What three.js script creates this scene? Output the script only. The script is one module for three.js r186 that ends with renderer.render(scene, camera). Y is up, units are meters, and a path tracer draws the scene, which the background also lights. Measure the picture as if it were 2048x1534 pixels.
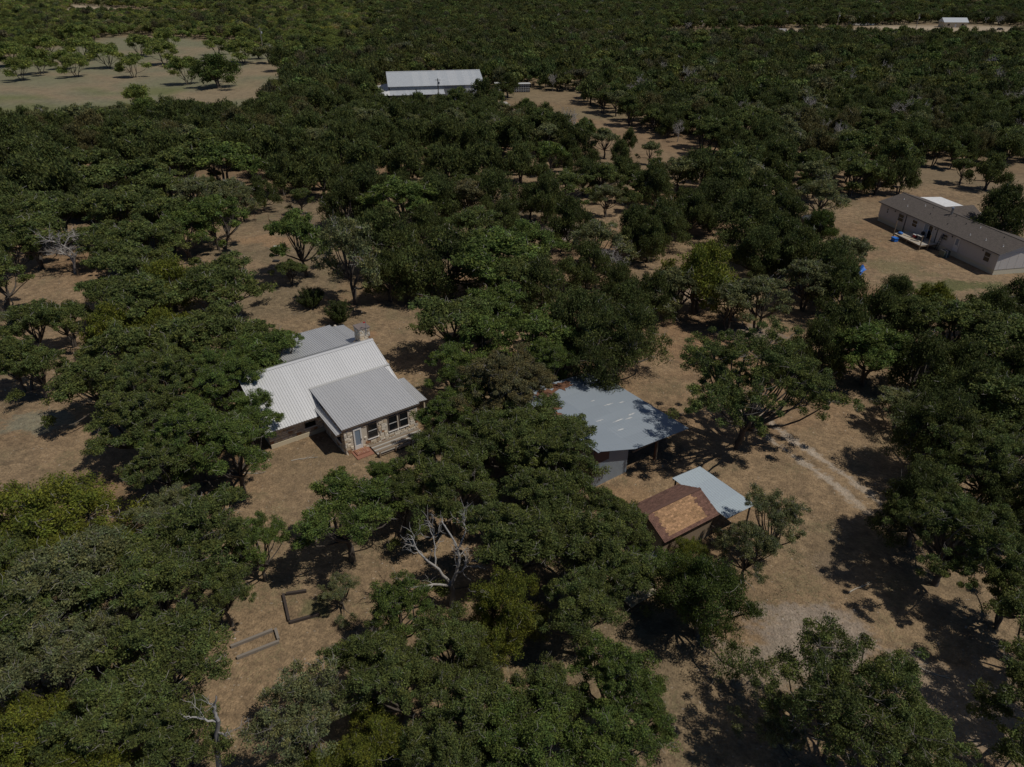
import * as THREE from 'three';
import { Sky } from 'three/addons/objects/Sky.js';
import { mergeGeometries } from 'three/addons/utils/BufferGeometryUtils.js';

/* ---------- camera, sky, sun, exposure ---------- */
const scene = new THREE.Scene();
const camera = new THREE.PerspectiveCamera(56.8, 1024 / 767, 0.5, 9000);
camera.position.set(0, 36, 0);
camera.rotation.set(-30.5 * Math.PI / 180, 0, 0);

const sunDir = new THREE.Vector3(0.58, 1, 0.17).normalize();
const sky = new Sky();
sky.name = 'sky';
sky.userData.kind = 'structure';
sky.scale.setScalar(8000);
Object.assign(sky.material.uniforms.sunPosition.value, sunDir);
sky.material.uniforms.turbidity.value = 1.6;
sky.material.uniforms.rayleigh.value = 0.75;
sky.material.uniforms.mieCoefficient.value = 0.003;
scene.add(sky);
scene.environmentIntensity = 0.1;
const sun = new THREE.DirectionalLight(0xfff8ee, 4.8);
sun.position.copy(sunDir).multiplyScalar(200).add(new THREE.Vector3(0, 0, -70));
sun.target.position.set(0, 0, -70);
sun.castShadow = true;
sun.shadow.mapSize.set(4096, 4096);
Object.assign(sun.shadow.camera, { left: -120, right: 120, top: 120, bottom: -120, near: 1, far: 500 });
scene.add(sun, sun.target);
sun.name = 'sun';

const renderer = new THREE.WebGLRenderer({ antialias: true });
renderer.toneMapping = THREE.LinearToneMapping;
renderer.toneMappingExposure = 0.54;
renderer.shadowMap.enabled = true;
scene.environment = new THREE.PMREMGenerator(renderer).fromScene(scene).texture; // only the sky and the sun are in the scene yet

/* ---------- helpers ---------- */
const rng = (s) => () => { s = (s + 0x6d2b79f5) | 0; let t = Math.imul(s ^ (s >>> 15), 1 | s); t = (t + Math.imul(t ^ (t >>> 7), 61 | t)) ^ t; return ((t ^ (t >>> 14)) >>> 0) / 4294967296; };
const lerp = (a, b, t) => a + (b - a) * t, clamp = (x, a, b) => Math.min(b, Math.max(a, x));
const V = (x, y, z) => new THREE.Vector3(x, y, z);
const taken = new Map();
function numbered(name) { const n = taken.get(name) ?? 0; taken.set(name, n + 1); return n ? name + '_' + String(n).padStart(3, '0') : name; }
function tag(o, label, category, group, kind) { o.userData.label = label; o.userData.category = category; if (group) o.userData.group = group; if (kind) o.userData.kind = kind; return o; }
function thing(name, label, category, [x, y, z], turn = 0, group) { const o = new THREE.Group(); o.name = numbered(name); o.position.set(x, y, z); o.rotation.y = turn; scene.add(o); return tag(o, label, category, group); }
function part(name, geometry, m, parent) { const o = new THREE.Mesh(geometry, m); o.name = name; o.castShadow = o.receiveShadow = true; parent.add(o); return o; }
function single(name, geometry, m, label, category, [x, y, z] = [0, 0, 0], turn = 0, group) { const o = new THREE.Mesh(geometry, m); o.name = numbered(name); o.castShadow = o.receiveShadow = true; o.position.set(x, y, z); o.rotation.y = turn; scene.add(o); return tag(o, label, category, group); }
const setting = (o, name) => { o.name = name; o.userData.kind = 'structure'; o.receiveShadow = true; scene.add(o); return o; };
const lin = (r, g, b) => new THREE.Color().setRGB(r, g, b);
const mat = (c, roughness = 0.85, metalness = 0, more = {}) => new THREE.MeshStandardMaterial({ color: Array.isArray(c) ? lin(...c) : c, roughness, metalness, ...more });
const bx = (x0, x1, y0, y1, z0, z1) => { const g = new THREE.BoxGeometry(x1 - x0, y1 - y0, z1 - z0); g.translate((x0 + x1) / 2, (y0 + y1) / 2, (z0 + z1) / 2); return g; };
const merge = (list) => mergeGeometries(list.map((g) => (g.index ? g.toNonIndexed() : g)).map((g) => { for (const k of Object.keys(g.attributes)) if (!['position', 'normal', 'uv'].includes(k)) g.deleteAttribute(k); return g; }));
function cyl(r0, r1, h, n = 10) { const g = new THREE.CylinderGeometry(r1, r0, h, n); g.translate(0, h / 2, 0); return g; }
// a solid between two outlines of four points each (a slab with any slope); top corners in order round
function slab(a, b, c, d, t) {
  const n = V().crossVectors(V().subVectors(b, a), V().subVectors(d, a)).normalize(); if (n.y < 0) n.negate();
  const lo = [a, b, c, d].map((p) => p.clone().addScaledVector(n, -t)), hi = [a, b, c, d], P = [], U = [];
  const q = (p0, p1, p2, p3) => { for (const p of [p0, p1, p2, p0, p2, p3]) P.push(p.x, p.y, p.z); const w = p0.distanceTo(p1), h = p0.distanceTo(p3); U.push(0, 0, w, 0, w, h, 0, 0, w, h, 0, h); };
  q(...hi); q(lo[3], lo[2], lo[1], lo[0]);
  for (let i = 0; i < 4; i++) { const j = (i + 1) % 4; q(lo[i], lo[j], hi[j], hi[i]); }
  const g = new THREE.BufferGeometry(); g.setAttribute('position', new THREE.Float32BufferAttribute(P, 3)); g.setAttribute('uv', new THREE.Float32BufferAttribute(U, 2)); g.computeVertexNormals(); return g;
}
// polygon prism in the x-y plane, from z0 to z1
function prism(pts, z0, z1) { const s = new THREE.Shape(pts.map(([x, y]) => new THREE.Vector2(x, y))); const g = new THREE.ExtrudeGeometry(s, { depth: z1 - z0, bevelEnabled: false }); g.translate(0, 0, z0); return g; }
// ribbed metal sheet: origin o, across vector a, down-slope vector d (metres)
function ribbed(o, a, d, pitch = 0.2, amp = 0.036, rows = 1) {
  const wa = a.length(), n = V().crossVectors(d, a).normalize(); if (n.y < 0) n.negate();
  const k = Math.max(1, Math.round(wa / pitch)), prof = [];
  for (let i = 0; i < k; i++) for (const [t, h] of [[0, 0], [0.5, 0], [0.62, 1], [0.88, 1]]) prof.push([(i + t) / k, h * amp]);
  prof.push([1, 0]);
  const P = [], I = [], m = prof.length;
  for (let r = 0; r <= rows; r++) for (const [t, h] of prof) { const p = o.clone().addScaledVector(a, t).addScaledVector(d, r / rows).addScaledVector(n, h); P.push(p.x, p.y, p.z); }
  const top = P.length / 3;
  for (let r = 0; r <= rows; r++) for (const [t] of prof) { const p = o.clone().addScaledVector(a, t).addScaledVector(d, r / rows).addScaledVector(n, -0.02); P.push(p.x, p.y, p.z); }
  const quad = (p, q, r2, s) => I.push(p, q, r2, p, r2, s);
  for (let r = 0; r < rows; r++) for (let i = 0; i < m - 1; i++) { const b = r * m + i; quad(b, b + m, b + m + 1, b + 1); quad(top + b, top + b + 1, top + b + m + 1, top + b + m); }
  for (let i = 0; i < m - 1; i++) { quad(i, i + 1, top + i + 1, top + i); const b = rows * m + i; quad(b, top + b, top + b + 1, b + 1); }
  for (let r = 0; r < rows; r++) { const b = r * m; quad(b, top + b, top + b + m, b + m); const e = r * m + m - 1; quad(e, e + m, top + e + m, top + e); }
  const g = new THREE.BufferGeometry(); g.setAttribute('position', new THREE.Float32BufferAttribute(P, 3)); g.setIndex(I);
  const f = g.toNonIndexed(); f.computeVertexNormals(); return f;
}
// a plane of ribbed sheets laid side by side, each a part
function sheets(parent, name, o, a, d, mats, r, width = 0.92, pitch = 0.22, amp = 0.036) {
  const n = Math.max(1, Math.round(a.length() / width)), nn = V().crossVectors(d, a).normalize(); if (nn.y < 0) nn.negate();
  for (let i = 0; i < n; i++) part(name, ribbed(o.clone().addScaledVector(a, i / n).addScaledVector(nn, (i % 2) * 0.004), a.clone().multiplyScalar(1 / n + 0.00), d, pitch, amp), mats[Math.floor(r() * mats.length)], parent);
}
// smooth tileable noise, values 0..1
const NS = 256, noiseField = (() => { const r = rng(77), a = new Float32Array(NS * NS); for (let i = 0; i < a.length; i++) a[i] = r(); return a; })();
function vn(x, y) { const xi = Math.floor(x), yi = Math.floor(y), fx = x - xi, fy = y - yi, u = fx * fx * (3 - 2 * fx), v = fy * fy * (3 - 2 * fy), X = xi & 255, Y = yi & 255, X1 = (X + 1) & 255, Y1 = (Y + 1) & 255; const a = noiseField[Y * NS + X], b = noiseField[Y * NS + X1], c = noiseField[Y1 * NS + X], d = noiseField[Y1 * NS + X1]; return a + (b - a) * u + (c - a) * v + (a - b - c + d) * u * v; }
const fbm = (x, y, o = 4) => { let s = 0, a = 0.5, t = 0; for (let i = 0; i < o; i++) { s += a * vn(x, y); t += a; a *= 0.5; x = x * 2.03 + 17.3; y = y * 2.01 + 5.1; } return s / t; };
const smooth = (a, b, x) => { const t = clamp((x - a) / (b - a), 0, 1); return t * t * (3 - 2 * t); };
function texture(w, h, f, srgb = true) { const data = new Uint8Array(w * h * 4); for (let y = 0; y < h; y++) for (let x = 0; x < w; x++) { const c = f(x / w, y / h, x, y), i = (y * w + x) * 4; for (let k = 0; k < 3; k++) { const v = clamp(c[k], 0, 1); data[i + k] = srgb ? 255 * (v < 0.0031308 ? 12.92 * v : 1.055 * v ** (1 / 2.4) - 0.055) : 255 * v; } data[i + 3] = 255; } const t = new THREE.DataTexture(data, w, h); if (srgb) t.colorSpace = THREE.SRGBColorSpace; t.magFilter = THREE.LinearFilter; t.minFilter = THREE.LinearMipmapLinearFilter; t.generateMipmaps = true; t.wrapS = t.wrapT = THREE.RepeatWrapping; t.needsUpdate = true; return t; }
const inside = (poly, x, z) => { let c = false; for (let i = 0, j = poly.length - 1; i < poly.length; j = i++) { const [a, b] = poly[i], [p, q] = poly[j]; if ((b > z) !== (q > z) && x < ((p - a) * (z - b)) / (q - b) + a) c = !c; } return c; };

/* ---------- ground ---------- */
const CLEAR = {"field":[[-159.9,-184.1],[-114.4,-182.8],[-100.6,-193.0],[-82.4,-196.4],[-66.5,-196.4],[-73.8,-234.3],[-84.9,-292.6],[-105.7,-358.3],[-147.3,-433.5],[-231.9,-472.6],[-234.0,-405.3],[-244.5,-292.6]],"strip":[[-3.3,-204.2],[-3.8,-242.2],[6.0,-252.6],[24.2,-248.4],[22.4,-212.6],[33.5,-186.5],[42.5,-165.2],[42.4,-143.0],[31.6,-149.0],[22.9,-153.4],[17.4,-162.7],[12.1,-186.5]],"barn":[[-39.5,-211.9],[-47.0,-272.5],[-11.4,-272.5],[5.9,-248.4],[5.1,-211.9],[-11.6,-205.7]],"dry":[[67.9,-124.9],[82.7,-143.7],[122.4,-157.9],[97.7,-121.8],[78.2,-118.1]],"home":[[54.2,-123.9],[64.4,-127.1],[78.0,-125.5],[87.2,-106.4],[66.3,-75.9],[57.9,-78.7],[54.7,-81.7],[49.4,-86.5],[53.5,-101.9],[49.5,-111.4]],"road":[[89.8,-462.2],[167.2,-483.5],[193.8,-465.6],[258.2,-433.5],[313.4,-458.8],[352.8,-519.1],[306.4,-555.3],[174.4,-514.9],[95.1,-491.0]],"verge":[[83.3,-427.5],[117.5,-433.5],[149.6,-430.5],[188.4,-452.2],[205.8,-439.6],[230.1,-421.8],[251.6,-421.8],[306.4,-439.6],[365.0,-527.7],[317.0,-575.3],[177.1,-523.4],[94.1,-502.6]],"roadleft":[[-377.7,-671.2],[-304.2,-671.2],[-248.8,-657.6],[-270.1,-715.7],[-338.2,-748.6],[-476.9,-867.9]],"hill":[[405.7,-1064.1],[378.9,-916.3],[343.0,-757.3],[379.0,-794.2],[480.1,-1099.4]]};
const TRACK = [[22.1, -62], [22.0, -58.9], [22.4, -54.9], [23.6, -51.3], [25.2, -48.5], [26.6, -45.7], [27.7, -42.6], [28.9, -39.2], [30, -36]];
function trackAt(x, z) { // [distance to the centre line, side]
  let best = 1e9, side = 0, along = 0;
  for (let i = 0; i + 1 < TRACK.length; i++) { const [ax, az] = TRACK[i], [bx_, bz] = TRACK[i + 1], dx = bx_ - ax, dz = bz - az, t = clamp(((x - ax) * dx + (z - az) * dz) / (dx * dx + dz * dz), 0, 1), ex = x - ax - dx * t, ez = z - az - dz * t, d = Math.hypot(ex, ez); if (d < best) { best = d; side = Math.sign(ex * dz - ez * dx); along = i + t; } }
  return [best * side, along / (TRACK.length - 1)];
}
// patches of matter on the ground: x, z, half sizes, colour, how much
const PATCH = [
  [18.9, -30, 4.5, 2.6, [0.3, 0.25, 0.2], 0.75], [24.9, -25.7, 5, 3, [0.3, 0.24, 0.17], 0.6], [-43.5, -54, 3.5, 1.8, [0.2, 0.2, 0.14], 0.7], [15, -28, 3, 2, [0.28, 0.23, 0.17], 0.5],
  [57, -86, 8, 2.2, [0.1, 0.11, 0.035], 0.85], [53, -92, 4, 4, [0.15, 0.14, 0.06], 0.5], [63, -82, 5, 3, [0.13, 0.13, 0.05], 0.6],
  [-17.5, -47, 4, 3, [0.21, 0.15, 0.085], 0.5], [-13, -32.3, 1, 0.8, [0.12, 0.12, 0.05], 0.7], [-18, -72, 2.4, 1.4, [0.33, 0.19, 0.1], 0.7], [-36, -104, 6, 3, [0.34, 0.21, 0.11], 0.6],
  [8, -108, 5, 3.5, [0.27, 0.24, 0.22], 0.8], [27, -72, 4, 2.4, [0.25, 0.22, 0.18], 0.6], [9, -43, 3, 2, [0.33, 0.21, 0.11], 0.5], [21, -84, 5, 3, [0.29, 0.22, 0.16], 0.5],
  [-12.5, -57.5, 1.2, 2.2, [0.15, 0.13, 0.1], 0.5], [22, -36, 2, 1.4, [0.2, 0.15, 0.1], 0.5],
];
const NX0 = -80, NX1 = 90, NZ0 = -140, NZ1 = -12;
function groundColor(x, z, fine) {
  const big = fbm(x * 0.035 + 3, z * 0.035 + 9, 3), mid = fbm(x * 0.16 + 40, z * 0.16 + 7, 3), red = fbm(x * 0.07 + 90, z * 0.07 + 31, 3);
  const straw = [0.285, 0.198, 0.112], soil = [0.275, 0.167, 0.086], dull = [0.19, 0.147, 0.086];
  let a = smooth(0.47, 0.68, red * 0.65 + mid * 0.35) * 0.75, b = smooth(0.46, 0.7, big * 0.55 + mid * 0.45) * 0.75;
  const c = [0, 1, 2].map((k) => lerp(lerp(straw[k], soil[k], a), dull[k], b * (1 - a * 0.6)));
  if (fine) {
    const g1 = vn(x * 2.6 + 11, z * 2.6 + 3), g2 = vn(x * 7.3 + 5, z * 7.3 + 60), streak = vn(x * 3.1 + z * 1.7, (z * 3.1 - x * 1.7) * 4.2);
    const lit = smooth(0.58, 0.75, vn(x * 1.3 + 71, z * 1.3) * 0.5 + g2 * 0.5), f = (0.36 + 0.4 * g1 + 0.42 * g2 + 0.34 * streak) * (1 - 0.3 * lit); for (let k = 0; k < 3; k++) c[k] *= f;
    const gr = smooth(0.62, 0.8, vn(x * 0.55 + 31, z * 0.55 + 77) * 0.6 + g2 * 0.4) * 0.35; c[0] = lerp(c[0], 0.13, gr); c[1] = lerp(c[1], 0.125, gr); c[2] = lerp(c[2], 0.06, gr);
  }
  return c;
}
function nearColor(x, z) {
  const c = groundColor(x, z, true), w = fbm(x * 0.5 + 12, z * 0.5 + 4, 3) - 0.5, w2 = vn(x * 4 + 3, z * 4 + 8);
  for (const [px, pz, rx, rz, col, s] of PATCH) {
    const d = Math.hypot((x - px) / rx, (z - pz) / rz); if (d > 1.7) continue;
    const m = s * smooth(1.15, 0.6, d + w * 1.4 + (w2 - 0.5) * 0.5); const f = 0.75 + 0.5 * w2;
    for (let k = 0; k < 3; k++) c[k] = lerp(c[k], col[k] * f, m);
  }
  if (x > 15 && x < 36 && z > -66 && z < -32) {
    const [s, t] = trackAt(x, z), e = Math.abs(Math.abs(s) - 0.85), ends = smooth(0.02, 0.3, t) * smooth(0.98, 0.62, t);
    const m = smooth(0.62, 0.12, e + w * 0.9 + (w2 - 0.5) * 0.6) * ends * 0.9; for (let k = 0; k < 3; k++) c[k] = lerp(c[k], [0.42, 0.35, 0.27][k] * (0.75 + 0.5 * w2), m);
  }
  { const wn = 0.8 + 0.4 * noiseField[(Math.floor(x * 12.3) * 7919 + Math.floor(z * 15.9) * 104729) & 65535]; for (let k = 0; k < 3; k++) c[k] *= wn; }
  const sp = vn(x * 9.1, z * 9.3 + 50); if (sp > 0.93 && w2 > 0.6) for (let k = 0; k < 3; k++) c[k] = lerp(c[k], [0.5, 0.46, 0.4][k], 0.6);
  return c;
}
const groundMap = texture(2048, 2048, (u, v) => nearColor(lerp(NX0, NX1, u), lerp(NZ1, NZ0, v)));
const FARTILE = 64;
const farMap = texture(512, 512, (u, v) => { // tileable: the lattice of the noise repeats every 256 cells
  const g1 = vn(u * 256, v * 256), g2 = vn(u * 64 + 0, v * 64), g3 = vn(u * 16, v * 16), f = 0.6 + 0.35 * g1 + 0.3 * g2 + 0.16 * g3; return [0.85 * f, 0.85 * f, 0.85 * f];
});
const bumpMap = texture(512, 512, (u, v) => { const f = 0.5 * vn(u * 256, v * 256) + 0.3 * vn(u * 128 + 0, v * 128) + 0.2 * vn(u * 32, v * 32); return [f, f, f]; }, false);
{
  const axis = (a, b, step, lo, hi, grow) => { const m = []; for (let x = a; x <= b + 1e-6; x += step) m.push(x); let s = step, x = a; while (x > lo) { s *= grow; x -= s; m.unshift(x); } s = step; x = m[m.length - 1]; while (x < hi) { s *= grow; x += s; m.push(x); } return m; };
  const xs = axis(NX0, NX1, 2, -7000, 7000, 1.12), zs = axis(NZ0, NZ1, 2, -8000, 4000, 1.06);
  const P = [], U = [], C = [], near = [], far = [], nx = xs.length;
  const hgt = (x, z) => { const q = smooth(300, 900, Math.hypot(x, z)); return (fbm(x * 0.11 + 3, z * 0.11 + 8, 2) - 0.5) * 0.14 + q * 0.0; };
  const both = (isNear) => {
    const base = P.length / 3;
    for (const z of zs) for (const x of xs) {
      P.push(x, hgt(x, z), z);
      if (isNear) { U.push((x - NX0) / (NX1 - NX0), (NZ1 - z) / (NZ1 - NZ0)); C.push(1, 1, 1); } else {
        U.push(x / FARTILE, z / FARTILE);
        const c = groundColor(x, z, false); let dull = 0;
        if (inside(CLEAR.field, x, z)) { const n = fbm(x * 0.06, z * 0.06, 3), g = smooth(0.4, 0.58, n + (x < -105 ? 0.12 : -0.05) + 0.2 * (vn(x * 0.45, z * 0.45) - 0.5)); const gg = smooth(0.4, 0.55, n + 0.25 * (fbm(x * 0.3, z * 0.3, 2) - 0.5)) * (x < -108 && z > -262 ? 1 : 0.12); for (let k = 0; k < 3; k++) c[k] = lerp(lerp([0.285, 0.22, 0.13][k], [0.215, 0.205, 0.12][k], g), [0.165, 0.175, 0.06][k], gg * 0.9); dull = 1; }
        else if (inside(CLEAR.road, x, z) || inside(CLEAR.roadleft, x, z)) { c[0] = 0.46; c[1] = 0.37; c[2] = 0.25; } else if (inside(CLEAR.hill, x, z)) { c[0] = 0.24; c[1] = 0.25; c[2] = 0.12; }
        else if (z < -200) { const n = fbm(x * 0.05 + 5, z * 0.05, 3); for (let k = 0; k < 3; k++) c[k] = lerp(c[k], [0.2, 0.17, 0.09][k], n); }
        C.push(...c);
      }
    }
    return base;
  };
  const b0 = both(true), b1 = both(false);
  for (let j = 0; j + 1 < zs.length; j++) for (let i = 0; i + 1 < nx; i++) {
    const isNear = xs[i] >= NX0 - 0.01 && xs[i + 1] <= NX1 + 0.01 && zs[j] >= NZ0 - 0.01 && zs[j + 1] <= NZ1 + 0.01, b = (isNear ? b0 : b1) + j * nx + i;
    (isNear ? near : far).push(b, b + nx, b + nx + 1, b, b + nx + 1, b + 1);
  }
  const g = new THREE.BufferGeometry(); g.setAttribute('position', new THREE.Float32BufferAttribute(P, 3)); g.setAttribute('uv', new THREE.Float32BufferAttribute(U, 2)); g.setAttribute('color', new THREE.Float32BufferAttribute(C, 3));
  g.setIndex([...near, ...far]); g.addGroup(0, near.length, 0); g.addGroup(near.length, far.length, 1); g.computeVertexNormals();
  const b1t = bumpMap.clone(); b1t.repeat.set((NX1 - NX0) / 16, (NZ1 - NZ0) / 16); b1t.needsUpdate = true; const b2t = bumpMap.clone(); b2t.repeat.set(4, 4); b2t.needsUpdate = true;
  setting(new THREE.Mesh(g, [new THREE.MeshStandardMaterial({ map: groundMap, bumpMap: b1t, bumpScale: 0.09, roughness: 1 }), new THREE.MeshStandardMaterial({ vertexColors: true, map: farMap, bumpMap: b2t, bumpScale: 0.08, roughness: 1 })]), 'ground');
}
/* ---------- materials of the buildings ---------- */
const spots = (base, amp, sx, sy, seed, stain) => texture(256, 256, (u, v) => { const n = fbm(u * sx + seed, v * sy + seed, 4), s = stain ? smooth(0.62, 0.78, fbm(u * 5 + seed * 2, v * 5, 4)) : 0; return [0, 1, 2].map((k) => lerp(base[k] * (1 - amp / 2 + amp * n), stain ? stain[k] : 0, s * 0.55)); });
const M = {
  roofMetal: [[0.68, 0.685, 0.68], [0.665, 0.67, 0.665], [0.692, 0.697, 0.692]].map((c) => mat(c, 0.48, 0.55)), // one bare metal for all roofs of the stone house
  roofWhite: [[0.66, 0.66, 0.645], [0.64, 0.64, 0.63], [0.68, 0.68, 0.665]].map((c) => mat(c, 0.5, 0)),
  galv: [[0.285, 0.33, 0.37], [0.28, 0.325, 0.365], [0.292, 0.337, 0.377], [0.275, 0.318, 0.357]].map((c) => mat(c, 0.45, 0.1)),
  shedTin: [[0.42, 0.49, 0.53], [0.4, 0.465, 0.51]].map((c) => mat(c, 0.5, 0.2)),
  barnRoof: [[0.5, 0.53, 0.55], [0.54, 0.565, 0.58]].map((c) => mat(c, 0.45, 0.15)),
  trim: mat([0.5, 0.5, 0.48], 0.6, 0.1), fascia: mat([0.13, 0.1, 0.08], 0.8), white: mat([0.72, 0.71, 0.68], 0.55), cream: mat([0.55, 0.48, 0.34], 0.75),
  mortar: mat([0.56, 0.5, 0.41], 0.95), stones: [[0.62, 0.54, 0.42], [0.56, 0.46, 0.33], [0.68, 0.62, 0.52], [0.45, 0.35, 0.24], [0.32, 0.17, 0.09], [0.46, 0.43, 0.38]].map((c) => mat(c, 0.9)),
  glass: mat([0.012, 0.014, 0.016], 0.08, 0, {}), glassBlue: mat([0.2, 0.26, 0.33], 0.1), brick: mat([0.3, 0.14, 0.09], 0.9), wood: mat([0.24, 0.18, 0.12], 0.85), woodPale: mat([0.46, 0.4, 0.3], 0.85), woodGrey: mat([0.23, 0.2, 0.165], 0.9), woodDark: mat([0.055, 0.042, 0.034], 0.9),
  siding: mat([0.56, 0.53, 0.49], 0.75), sidingDark: mat([0.2, 0.19, 0.18], 0.8), skirt: mat([0.62, 0.57, 0.42], 0.8), dark: mat([0.03, 0.03, 0.03], 0.7), black: mat([0.012, 0.012, 0.012], 0.8), rust: mat([0.16, 0.075, 0.04], 0.95), concrete: mat([0.42, 0.4, 0.36], 0.95),
  red: mat([0.42, 0.02, 0.02], 0.5), blue: mat([0.03, 0.16, 0.5], 0.5), tarpBlue: mat([0.02, 0.17, 0.62], 0.55), acGreen: mat([0.1, 0.13, 0.11], 0.6), metal: mat([0.4, 0.4, 0.4], 0.4, 0.7), barnWall: mat([0.22, 0.235, 0.25], 0.6, 0.1), barnPale: mat([0.52, 0.52, 0.5], 0.7),
};
const shingleMap = texture(512, 512, (u, v) => { const row = Math.floor(v * 64), n = noiseField[(row * 37 + Math.floor(u * 40 + (row % 2) * 0.5) * 11) & 65535], f = 0.75 + 0.3 * n + 0.35 * (vn(u * 256, v * 256) - 0.5); return [0.105 * f, 0.088 * f, 0.075 * f]; });
shingleMap.repeat.set(0.11, 0.11);
M.asphalt = new THREE.MeshStandardMaterial({ map: shingleMap, roughness: 0.95, bumpMap, bumpScale: 0.01 });

// laid stones on a wall that lies in the local plane z = face (axis 'x') or x = face (axis 'z'); holes are [a0, a1, h0, h1]
const stoneShapes = [0, 1, 2, 3, 4].map((s) => { const r = rng(900 + s), g = new THREE.BoxGeometry(1, 1, 1, 1, 1, 1), p = g.attributes.position, seen = new Map(); for (let i = 0; i < p.count; i++) { const k = [p.getX(i), p.getY(i), p.getZ(i)].map(Math.sign).join(); if (!seen.has(k)) seen.set(k, [(r() - 0.5) * 0.16, (r() - 0.5) * 0.16, (r() - 0.5) * 0.3]); const d = seen.get(k); p.setXYZ(i, p.getX(i) * (p.getZ(i) > 0 ? 0.9 : 1) + d[0], p.getY(i) * (p.getZ(i) > 0 ? 0.88 : 1) + d[1], p.getZ(i) + d[2] * 0.4); } const f = g.toNonIndexed(); f.computeVertexNormals(); return f; });
function stonework(wall, a0, a1, h0, h1, face, axis, sign, holes, r) {
  let h = h0;
  while (h < h1 - 0.08) {
    const hh = Math.min(h1 - h, 0.15 + r() * 0.15); let a = a0 - r() * 0.1;
    while (a < a1 - 0.06) {
      let w = Math.min(a1 - a, 0.2 + r() * 0.4); const s0 = Math.max(a, a0), s1 = a + w;
      if (!holes.some(([p, q, y0, y1]) => s1 > p && s0 < q && h + hh > y0 + 0.03 && h < y1 - 0.03) && s1 - s0 > 0.1) {
        const t = 0.07, o = part('stone', stoneShapes[Math.floor(r() * 5)], M.stones[[0, 0, 0, 1, 1, 2, 2, 2, 3, 4, 5][Math.floor(r() * 11)]], wall);
        o.scale.set(s1 - s0 - 0.03, hh - 0.03, t + r() * 0.03);
        if (axis === 'x') o.position.set((s0 + s1) / 2, h + hh / 2, face); else { o.position.set(face, h + hh / 2, (s0 + s1) / 2); o.rotation.y = sign * Math.PI / 2; }
      }
      a += w;
    }
    h += hh;
  }
}
function window_(parent, x0, x1, y0, y1, z, m = M.white, turn = 0, at) {
  const f = 0.045, w = part('window', merge([bx(x0, x1, y1 - f, y1, z, z + 0.07), bx(x0, x1, y0, y0 + f, z, z + 0.07), bx(x0, x0 + f, y0 + f, y1 - f, z, z + 0.07), bx(x1 - f, x1, y0 + f, y1 - f, z, z + 0.07)]), m, parent);
  part('pane', bx(x0 + f, x1 - f, y0 + f, y1 - f, z + 0.005, z + 0.02), M.glass, w); part('sash_bar', bx(x0 + f, x1 - f, (y0 + y1) / 2 - 0.025, (y0 + y1) / 2 + 0.025, z + 0.02, z + 0.055), M.trim, w); part('sill', bx(x0 - 0.06, x1 + 0.06, y0 - 0.07, y0 - 0.002, z, z + 0.13), M.white, w);
  if (at) { w.position.set(...at); w.rotation.y = turn; }
  return w;
}

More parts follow.
